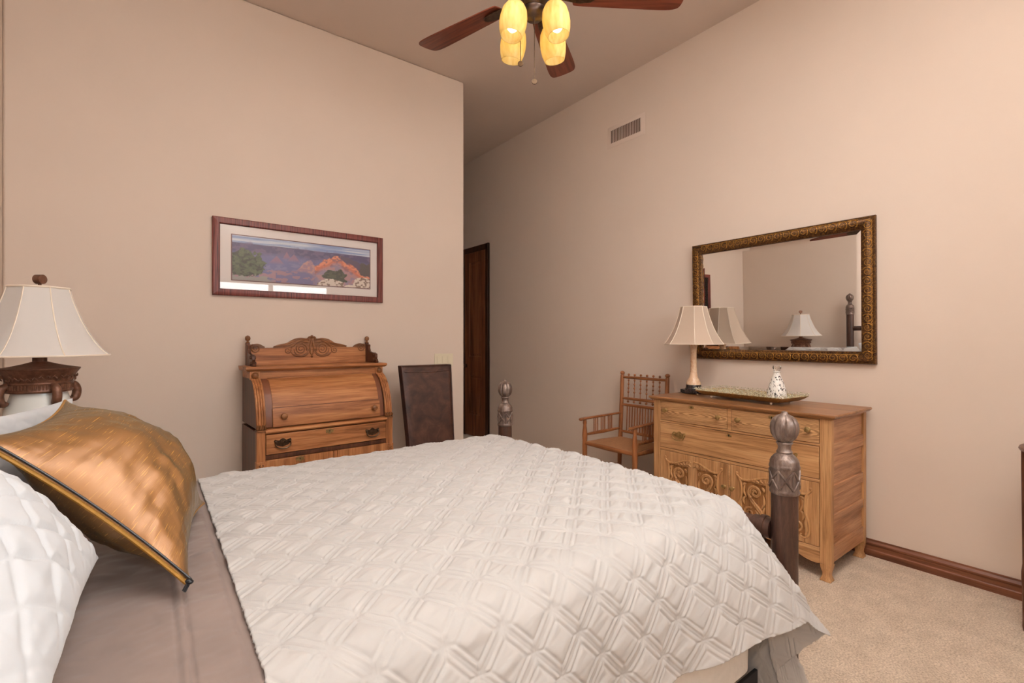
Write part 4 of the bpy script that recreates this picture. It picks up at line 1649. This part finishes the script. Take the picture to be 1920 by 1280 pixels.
for (lx, fd, zb) in ((.002, -.02, 2.415), (-.058, .02, 2.515)):
    p = rv * lx + fv * fd
    ch = MB()
    ch.tube([(p.x, p.y, -.09), (p.x, p.y, zb - FZ + .012)], .0016, 6)
    co_ = ch.build('pull_chain', M['bronze'], fan)
    MB().lathe([(.0115, -.003), (.0125, 0), (.0115, .003)], 18, X=T(p.x, p.y, zb - FZ) @ rotz(math.atan2(-fv.y, -fv.x)) @ roty(PI / 2)).build('chain_fob', M['bronze'], co_)

# ------------------------------------------------------------------ bed
BX0, BX1, BY0, BY1 = -.55, 1.75, .755, 2.391
bed = thing('four_post_bed', 'dark wooden four-post bed with turned pewter-tipped posts', 'bed', ((BX0 + BX1) / 2, (BY0 + BY1) / 2, 0))
bcx, bcy = (BX0 + BX1) / 2, (BY0 + BY1) / 2


def lobes(a, z):
    return 1 - .10 * abs(math.cos(3.5 * a)) ** 10


def post(x, y, dz, r=1.0):
    """dz lifts the ornamented head of the post"""
    p = MB().lathe([(.042 * r, 0), (.042 * r, .785 + dz)], 28, c=(x, y, 0))
    po = p.build('post', M['post'], bed)
    f = MB()
    f.lathe([(.041, .77), (.0455, .772), (.0475, .778), (.0455, .784), (.0445, .788), (.0445, .855), (.0465, .858), (.0485, .864), (.0465, .87), (.0455, .874), (.0455, .882), (.040, .893), (.031, .903), (.0235, .909), (.0255, .914), (.021, .92), (.0195, .93), (.022, .938), (.0265, .944), (.024, .949), (.02, .951)], 36, c=(x, y, dz))
    # crossed bands on the drum
    for k in range(6):
        a0, a1 = 2 * PI * k / 6, 2 * PI * (k + 1) / 6
        for (za, zb) in ((.79, .853), (.853, .79)):
            pts = []
            for i in range(7):
                t = i / 6
                a = a0 + (a1 - a0) * t
                pts.append((x + .0448 * math.cos(a), y + .0448 * math.sin(a), dz + za + (zb - za) * t))
            f.tube(pts, .0042, 6)
        f.tube([(x + .0448 * math.cos(a0), y + .0448 * math.sin(a0), dz + .789), (x + .0448 * math.cos(a0), y + .0448 * math.sin(a0), dz + .855)], .0036, 6)
    f.build('ornamented_drum', M['postcap'], po)
    fb = MB().lathe([(.018, .95), (.026, .952), (.035, .962), (.0425, .978), (.0455, .996), (.0435, 1.012), (.036, 1.028), (.025, 1.038), (.014, 1.043), (.0105, 1.046), (.009, 1.052), (.0005, 1.055)], 84, c=(x, y, dz), fl=lobes)
    fb.build('ball_finial', M['postcap'], po)
    return po


for (x, y, dz) in ((BX1, BY0, 0), (BX1, BY1, 0), (BX0, BY0, .735), (BX0, BY1, .735)):
    post(x - bcx, y - bcy, dz)
fr = MB()
L0, L1 = BY0 - bcy + .04, BY1 - bcy - .04
fr.tube([(BX1 - bcx, L0 + t * (L1 - L0), .635) for t in (0, .012, .013, .024, .025, .04, .041, .5, .959, .96, .975, .976, .987, .988, 1)], [.036, .036, .040, .040, .034, .034, .029, .027, .029, .034, .034, .04, .04, .036, .036], 20)
fr.build('footboard_rail', M['post'], bed)
MB().box(BX1 - bcx - .015, BX1 - bcx + .015, L0, L1, .24, .42).build('footboard_panel', M['post'], bed, .004)
hb = MB().box(BX0 - bcx - .02, BX0 - bcx + .02, L0, L1, .35, 1.0)
hb.build('headboard_panel', M['post'], bed, .006)
fr = MB()
fr.tube([(BX0 - bcx, L0, 1.32), (BX0 - bcx, L1, 1.32)], .03, 18)
fr.build('headboard_rail', M['post'], bed)
for y in (BY0 - bcy + .028, BY1 - bcy - .028):
    MB().box(BX0 - bcx + .04, BX1 - bcx - .08, y - .006 + (.03 if y < 0 else -.03), y + .006 + (.03 if y < 0 else -.03), .10, .165).build('side_rail', M['black'], bed, .002)
MX0, MX1, MY0, MY1 = -.50, 1.66, .81, 2.335


def rounded_slab(x0, x1, y0, y1, z0, z1, r, te=.018):
    """mattress-like slab with rounded plan corners"""
    b = MB()
    plan = []
    for cx, cy, a0 in ((x1 - r, y1 - r, 0), (x0 + r, y1 - r, 90), (x0 + r, y0 + r, 180), (x1 - r, y0 + r, 270)):
        for k in range(7):
            a = R(a0 + 15 * k)
            plan.append((cx + r * math.cos(a), cy + r * math.sin(a), math.cos(a), math.sin(a)))
    n = len(plan)
    e = .018
    prof = [(-e, 0), (0, e), (.002, (z1 - z0) / 2)] + [(-te * (1 - math.sin(R(q))), z1 - z0 - te * (1 - math.cos(R(90 - q))) if False else z1 - z0 - te + te * math.cos(R(q))) for q in (90, 72, 54, 36, 18, 0)]
    vs = [(p[0] + p[2] * d, p[1] + p[3] * d, z0 + z) for d, z in prof for p in plan]
    fs = [tuple(reversed(range(n))), tuple(range(8 * n, 9 * n))] + [(k * n + i, k * n + (i + 1) % n, (k + 1) * n + (i + 1) % n, (k + 1) * n + i) for k in range(8) for i in range(n)]
    return b._add(vs, fs)


tag(recenter(rounded_slab(MX0, MX1, MY0, MY1, .165, .44, .07).build('box_spring', M['box'])), 'white quilted box spring showing under the lifted quilt corner', 'box spring')
tag(recenter(rounded_slab(MX0, MX1, MY0, MY1,   .44, .733, .11, .085).build('mattress', M['mattress'])), 'thick white mattress on the bed beneath the quilt', 'mattress')

# ---- quilt
QX0, QX1, QY0, QY1 = .15, 1.58, .90, 2.24   # flat part; the rim rolls over from here
QZ = .748


def quilt_h(u, v):
    """stitched relief at cloth coordinates (metres)"""
    L = .097
    th = R(42)
    a = (u * math.cos(th) + v * math.sin(th)) / L
    b = (-u * math.sin(th) + v * math.cos(th)) / L
    # gentle warp so the rows are not ruler straight
    a = a + .10 * (fbm(u * 5, v * 5, 2, 3) - .5)
    b = b + .10 * (fbm(u * 5 + 9, v * 5, 2, 4) - .5)

    def bars(p, q):
        t = (q - np.round(q)) * L
        s = (p - np.floor(p)) * L
        e = np.minimum(s, L - s)
        hw = .0165 * np.clip(e / .018, 0, 1)
        d_edge = np.abs(np.abs(t) - hw)
        inside = np.abs(t) < hw
        d_mid = np.abs(np.abs(t) - .0032)
        return d_edge, d_mid, inside, np.abs(t) - hw
    e1, m1, i1, o1 = bars(a, b)
    e2, m2, i2, o2 = bars(b, a)
    d = np.minimum(e1, e2)
    d = np.where(i1, np.minimum(d, m1), d)
    d = np.where(i2, np.minimum(d, m2), d)
    out = np.clip(np.minimum(o1, o2), 0, None)
    groove = 1 - np.exp(-(d / .0031) ** 2)
    puff = np.clip(out / .026, 0, 1)
    puff = 1 - (1 - puff) ** 2
    wr = fbm(a * 1.3 + b * 5.0, b * .9 - a * .5, 3, 8) - .5
    wr2 = fbm(u * 16, v * 16, 3, 30) - .5
    star = np.exp(-((a - np.round(a)) ** 2 + (b - np.round(b)) ** 2) / .02)
    return .0030 * groove + .0020 * puff + .0095 * puff * wr + .0035 * wr2 - .0034 * star


def drape_h(u, v):
    w = fbm(u * 3.1 + 2, v * 2.6, 3, 12) - .5
    r = fbm((u + v) * 2.2, (u - v) * 9, 3, 15) - .5
    return .022 * w + .010 * r


def build_quilt():
    res = .0031
    nx = int((QX1 - QX0) / res) + 1
    ny = int((QY1 - QY0) / res) + 1
    xs = np.linspace(QX0, QX1, nx)
    ys = np.linspace(QY0, QY1, ny)
    P, UVs, F = [], [], []
    X, Y = np.meshgrid(xs, ys)          # row j = y
    crown = .02 * (1 - ((X - 1.0) / .9) ** 2).clip(0, 1) * (1 - ((Y - 1.57) / .8) ** 2).clip(0, 1)
    Pt = np.stack([X, Y, np.full_like(X, QZ) + crown], -1).reshape(-1, 3)
    U = np.stack([X, Y], -1).reshape(-1, 2)
    P.append(Pt)
    UVs.append(U)
    I = np.arange(nx * ny).reshape(ny, nx)
    F.append(np.stack([I[:-1, :-1], I[:-1, 1:], I[1:, 1:], I[1:, :-1]], -1).reshape(-1, 4))
    cnt = nx * ny
    # skirts: perimeter columns from far-left corner? order: near side (x rising), corner, foot side (y rising), corner, far side
    cols, rim_idx, rim_uv, outw, hem, hemz, uvdir = [], [], [], [], [], [], []
    NR = 150
    # hem plans
    n_c = 260
    near_y = .775

    def near_hem(x):
        k = np.clip((x - 1.05) / (1.58 - 1.05), 0, 1)
        s = k * k * (3 - 2 * k)
        wob = .018 * math.sin(x * 9.0) + .010 * math.sin(x * 23 + 1)
        return (x + .075 * s, near_y - .03 + wob * (1 - s) - .10 * s, .41 + .01 * math.sin(x * 6))
    for i in range(nx):
        rim_idx.append(I[0, i])
        rim_uv.append((xs[i], QY0))
        outw.append((0, -1))
        hem.append(near_hem(xs[i]))
        uvdir.append((0, -1))
    # corner folds at the foot, near side
    knots = [near_hem(QX1), (1.70, .627, .372), (1.735, .612, .352), (1.742, .632, .345), (1.712, .675, .29), (1.674, .735, .21), (1.668, .745, .17), (1.69, .71, .12), (1.735, .645, .075), (1.745, .637, .07), (1.735, .66, .07), (1.682, .735, .07), (1.682, .80, .07), (1.687, .87, .07)]
    cr = np.array(cat_rom(knots, 24))
    seg = np.linalg.norm(np.diff(cr, axis=0), axis=1)
    al = np.concatenate([[0], np.cumsum(seg)])
    al /= al[-1]
    cp = np.stack([np.interp(np.linspace(0, 1, n_c), al, cr[:, k]) for k in range(3)], -1)
    for i in range(1, n_c - 1):
        t = i / (n_c - 1)
        phi = PI / 2 * t
        rim_idx.append(I[0, nx - 1])
        rim_uv.append((QX1, QY0))
        tt = min(1, t * 1.6)
        outw.append((math.sin(PI / 2 * tt), -math.cos(PI / 2 * tt)))
        hem.append(tuple(cp[i]))
        uvdir.append((math.sin(phi), -math.cos(phi)))
    for j in range(ny):
        rim_idx.append(I[j, nx - 1])
        rim_uv.append((QX1, ys[j]))
        outw.append((1, 0))
        hem.append((1.687, ys[j] + .01 * (1 - j / ny), .07))
        uvdir.append((1, 0))
    for i in range(1, 24):
        phi = PI / 2 * i / 24
        rim_idx.append(I[ny - 1, nx - 1])
        rim_uv.append((QX1, QY1))
        outw.append((math.cos(phi), math.sin(phi)))
        hem.append((QX1 + .107 * math.cos(phi), QY1 + .115 * math.sin(phi) + .03 * math.sin(2 * phi), .07 + .32 * i / 24))
        uvdir.append((math.cos(phi), math.sin(phi)))
    for i in range(nx - 1, -1, -1):
        rim_idx.append(I[ny - 1, i])
        rim_uv.append((xs[i], QY1))
        outw.append((0, 1))
        hem.append((xs[i], QY1 + .12 + .01 * math.sin(xs[i] * 9), .39))
        uvdir.append((0, 1))
    NCOL = len(rim_idx)
    rim_idx = np.array(rim_idx)
    rim = Pt[rim_idx]
    outw = np.array(outw, float)
    hem = np.array(hem, float)
    uvdir = np.array(uvdir, float)
    rim_uv = np.array(rim_uv)
    rr_ = .10
    rows = [rim_idx]
    n_arc = 34
    prevpos = rim.copy()
    dist = np.zeros(NCOL)
    for k in range(1, NR + 1):
        if k <= n_arc:
            a = k / n_arc * R(72)
            pos = rim.copy()
            pos[:, :2] += outw * (rr_ * math.sin(a))
            pos[:, 2] -= rr_ * (1 - math.cos(a))
            last = pos
        else:
            t = (k - n_arc) / (NR - n_arc)
            base = last
            e = t
            pos = base + (hem - base) * e
            # keep a convex roll where it leaves the mattress edge
            bul = .018 * math.sin(PI * min(1, t * 1.0)) * (1 - t)
            pos[:, :2] += outw * bul
        dist = dist + np.linalg.norm(pos - prevpos, axis=1)
        prevpos = pos
        P.append(pos)
        UVs.append(rim_uv + uvdir * dist[:, None])
        rows.append(np.arange(cnt, cnt + NCOL))
        cnt += NCOL
    for k in range(NR):
        a, b = rows[k], rows[k + 1]
        F.append(np.stack([a[:-1], b[:-1], b[1:], a[1:]], -1))
    P = np.concatenate(P)
    UVs = np.concatenate(UVs)
    F = np.concatenate(F)
    # vertex normals
    fn = np.cross(P[F[:, 2]] - P[F[:, 0]], P[F[:, 3]] - P[F[:, 1]])
    vn = np.zeros_like(P)
    for k in range(4):
        np.add.at(vn, F[:, k], fn)
    vn /= np.linalg.norm(vn, axis=1)[:, None] + 1e-12
    # mean orientation: up for the top
    if vn[:nx * ny, 2].mean() < 0:
        vn = -vn
        F = F[:, ::-1]
    hgt = quilt_h(UVs[:, 0], UVs[:, 1])
    hgt = hgt * (1 + .4 * np.clip(np.abs(vn[:, 2]) * 1.5 - .5, 0, 1))
    amp = np.ones(len(P))
    dr_ = drape_h(UVs[:, 0], UVs[:, 1])
    edge = np.clip((UVs[:, 0] - QX0) / .05, 0, 1)
    cm = np.zeros(NCOL)
    cm[nx:nx + n_c + 60] = 1
    cm = np.convolve(np.pad(cm, 30, mode='edge'), np.ones(61) / 61, 'valid')
    edge[nx * ny:] *= 1 - .75 * np.tile(cm, NR)
    P = P + vn * (hgt + dr_ * .75 * edge)[:, None]
    # never sink into the mattress top
    top = slice(0, nx * ny)
    P[top, 2] = np.maximum(P[top, 2], .7445)
    bad = (F[:, 0] == F[:, 3]) | (F[:, 0] == F[:, 1]) | (F[:, 2] == F[:, 3])
    tri = F[bad]
    quad = F[~bad]
    faces = quad.tolist()
    for f in tri.tolist():
        g = []
        for i in f:
            if i not in g:
                g.append(i)
        if len(g) == 3:
            faces.append(g)
    me = bpy.data.meshes.new('quilt')
    me.from_pydata(P.tolist(), [], faces)
    me.materials.append(M['quilt'])
    finish(me, None)
    o = bpy.data.objects.new('quilt', me)
    S.collection.objects.link(o)
    so = o.modifiers.new('cloth', 'SOLIDIFY')
    so.thickness = .005
    so.offset = -1
    return tag(recenter(o), 'ivory diamond-stitched quilt spread over the bed', 'quilt')


build_quilt()


def build_sheet():
    x0, x1, y0, y1 = -.5, .175, .80, 2.345
    nx, ny = 150, 230
    vs, fs = [], []
    pts = []
    rows = []
    rb = .09
    yy = list(np.linspace(y0 + rb, y1 - rb, ny))
    prof = [(y, 0.0) for y in yy]
    near = [(y0 + rb - rb * math.sin(R(a)), -rb * (1 - math.cos(R(a)))) for a in (90, 75, 60, 45, 30, 15)]
    drop = [(y0 - .003, -rb - d) for d in np.linspace(.40, .02, 40)]
    line = drop + near + prof + [(y1 - rb + rb * math.sin(R(a)), -rb * (1 - math.cos(R(a)))) for a in (15, 30, 45, 60, 75, 90)] + [(y1 + .003, -rb - d) for d in np.linspace(.02, .3, 14)]
    X, K = np.meshgrid(np.linspace(x0, x1, nx), np.arange(len(line)))
    Y = np.array([l[0] for l in line])[K]
    Z = np.array([l[1] for l in line])[K]
    w = fbm(X * 4, (Y + Z) * 5, 4, 41) - .5
    f = fbm(X * 3 + Y * 9, Y * 3 - X * 6, 4, 44) - .5
    dis = .016 * w + .016 * np.abs(f) + .001
    st = np.zeros_like(X)
    for xl in (.038, .056):
        st -= .007 * np.exp(-((X - xl - .004 * (fbm(Y * 4, Y * 0, 2, 50) - .5)) / .0028) ** 2)
    st += .004 * (X > .038)
    flat = Z > -.004
    Zo = .7405 + Z + np.where(flat, np.maximum(dis + st, 0.0), 0)
    Zo = np.where(X > .13, np.minimum(Zo, .7425 + Z), Zo)
    Yo = Y - np.where(~flat & (Y < 1), np.abs(dis) + .003, 0)
    P = np.stack([X, Yo, Zo], -1).reshape(-1, 3)
    n, m = X.shape
    b = MB()
    b.v = P.tolist()
    b.f = [(j * m + i, j * m + i + 1, (j + 1) * m + i + 1, (j + 1) * m + i) for j in range(n - 1) for i in range(m - 1)]
    o = b.build('bed_sheet', M['sheet'], smooth=None, fix=False)
    return tag(recenter(o), 'taupe satin sheet at the head of the bed, with a stitched hem', 'bed sheet')


build_sheet()


def pillow(name, A, D, Cc, B, tf, tb, mat, n=70, pinch=.07, ex=.42, wr=.010, seed=0, quiltd=0.0, sag=0.0, parent=None):
    """soft cushion on corners A(0,0) D(1,0) C(1,1) B(0,1); normal to the front = (D-A)x(B-A)"""
    A, D, Cc, B = [np.array(p, float) for p in (A, D, Cc, B)]
    g = (1 - np.cos(np.linspace(0, PI, n))) / 2
    Sg, Tg = np.meshgrid(g, g)
    s = .5 + (Sg - .5) * (1 - pinch * (1 - (2 * Tg - 1) ** 2))
    t = .5 + (Tg - .5) * (1 - pinch * (1 - (2 * Sg - 1) ** 2))
    base = (A * ((1 - s) * (1 - t))[..., None] + D * (s * (1 - t))[..., None] + Cc * (s * t)[..., None] + B * ((1 - s) * t)[..., None])
    nrm = np.cross(D - A, B - A)
    nrm /= np.linalg.norm(nrm)
    k = (np.sin(PI * Sg).clip(0) * np.sin(PI * Tg).clip(0)) ** ex
    vs, uv = [], []
    for sd, th in ((1, tf), (-1, tb)):
        w = fbm(Sg * 5 + seed, Tg * 5 + sd * 7, 3, seed) - .5
        # puckers running in from the seams
        pk = (fbm(Tg * 16 + 3, Sg * 2.5, 3, seed + 3) - .5) * np.exp(-Sg / .22) + (fbm(Sg * 16, Tg * 2.5 + 5, 3, seed + 4) - .5) * np.exp(-Tg / .22) \
            + (fbm(Tg * 16 + 8, Sg * 2.5, 3, seed + 5) - .5) * np.exp(-(1 - Sg) / .22) + (fbm(Sg * 16 + 4, Tg * 2.5 + 1, 3, seed + 6) - .5) * np.exp(-(1 - Tg) / .22)
        h = th * k * (1 + .25 * w) + wr * 2.2 * pk * k ** .8
        if quiltd:
            aa, bb = Sg * 5.2, Tg * 5.2
            line = np.minimum(np.abs(aa + bb - np.round(aa + bb)), np.abs(aa - bb - np.round(aa - bb)))
            h = h - quiltd * np.exp(-(line / .09) ** 2) * k
        pos = base + nrm * (sd * h)[..., None]
        if sag:
            pos[..., 2] -= sag * np.sin(PI * Sg) * Tg
        vs.append(pos.reshape(-1, 3))
        uv.append(np.stack([Sg, Tg], -1).reshape(-1, 2))
    P = np.concatenate(vs)
    m = n * n
    fs = []
    for j in range(n - 1):
        for i in range(n - 1):
            a = j * n + i
            fs.append((a, a + 1, a + n + 1, a + n))
            fs.append((m + a, m + a + n, m + a + n + 1, m + a + 1))
    # weld the two faces along the seam
    edge = [i for i in range(n)] + [j * n + n - 1 for j in range(1, n)] + [(n - 1) * n + i for i in range(n - 2, -1, -1)] + [j * n for j in range(n - 2, 0, -1)]
    es = set(edge)
    fs = [tuple((i - m) if (i >= m and (i - m) in es) else i for i in f) for f in fs]
    me = bpy.data.meshes.new(name)
    me.from_pydata(P.tolist(), [], fs)
    ul = me.uv_layers.new(name='UVMap')
    UV = np.concatenate(uv)
    li = np.empty(len(me.loops), dtype=np.int64)
    me.loops.foreach_get('vertex_index', li)
    ul.data.foreach_set('uv', UV[li].ravel())
    bm = bmesh.new()
    bm.from_mesh(me)
    bmesh.ops.delete(bm, geom=[v_ for v_ in bm.verts if not v_.link_faces], context='VERTS')
    bm.to_mesh(me)
    bm.free()
    me.materials.append(mat)
    finish(me, None)
    o = bpy.data.objects.new(name, me)
    S.collection.objects.link(o)
    if parent is not None:
        o.parent = parent
    return o, P[edge], base, nrm


# two white quilted shams
p1, _, _, _ = pillow('pillow', (-.11, .80, .82), (-.09, 1.36, .83), (-.46, 1.40, 1.13), (-.50, .80, 1.10), .13, .10, M['pillow'], 170, .05, .45, .016, 5, .009)
tag(recenter(p1), 'white quilted pillow lying lowest, half under the near edge of the gold cushion', 'pillow', 'white bed pillows')
p2, _, _, _ = pillow('pillow', (-.30, 1.60, .80), (-.25, 2.30, .80), (-.225, 2.33, 1.09), (-.30, 1.60, 1.12), .055, .075, M['pillow'], 70, .05, .45, .014, 9, .006)
tag(recenter(p2), 'white pillow standing upright between the bedside lamp and the gold cushion', 'pillow', 'white bed pillows')

cu = thing('gold_cushion', 'gold silk cushion with a dark zip leaning on the white pillows', 'cushion', (0, 0, 0))
GA, GD, GC, GB = (.066, 1.230, .782), (.135, 1.79, .788), (-.197, 1.90, 1.125), (-.277, 1.40, 1.104)
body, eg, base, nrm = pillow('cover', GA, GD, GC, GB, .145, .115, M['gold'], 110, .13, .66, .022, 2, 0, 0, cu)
ne = len(eg)
pp = MB()
pp.tube([tuple(e - nrm * .004) for e in eg[::2]], .0045, 8, closed=True)
pp.build('piping', M['piping'], cu)
# zip along the A-B seam
n = base.shape[0]
zl = [base[j, 0] for j in range(4, n - 8)]
zz = MB()
zo = np.array([0.0, 0, 0])
inner = base[n // 2, n // 2] - base[n // 2, 0]
inner /= np.linalg.norm(inner)
zz.tube([tuple(p + nrm * .0062) for p in zl], .0027, 8)
zz.build('zip', M['zip'], cu)
for j in (2, 5):
    q = base[j + 2, 0] - inner * .006 + nrm * .004
    zs = MB().ball(tuple(q), .007, 10, (1, 1, .7))
    d_ = Vector((-.5, -.5, -.7)).normalized() * .02
    zs.tube([tuple(q), tuple(Vector(q) + d_)], .0028, 6)
    zs.build('zip_slider', M['zip'], cu)

# ------------------------------------------------------------------ small table at the right edge
tb = thing('side_table', 'small round-topped wooden table at the right edge beside the wall', 'table', (3.14, .10, 0))
TM = wood('side_table_wood', (62, 36, 24), (98, 60, 42), (122, 80, 58), axis='z', rough=.35)
MB().lathe([(.02, .805), (.235, .806), (.246, .811), (.25, .818), (.247, .825), (.24, .827), (.02, .827)], 64).build('table_top', TM, tb)
MB().lathe([(.17, .74), (.2, .74), (.2, .806), (.17, .806)], 48).build('apron', TM, tb)
MB().lathe([(.02, .24), (.185, .24), (.19, .247), (.185, .254), (.02, .254)], 48).build('shelf', TM, tb)
for k in range(4):
    a = R(96 + 90 * k)
    cx, cy = .225 * math.cos(a), .225 * math.sin(a)
    MB().lathe([(.009, 0), (.013, .02), (.012, .05), (.0135, .2), (.016, .235), (.016, .26), (.0125, .3), (.015, .6), (.0165, .72), (.0165, .806)], 16, c=(cx, cy, 0)).build('leg', TM, tb)
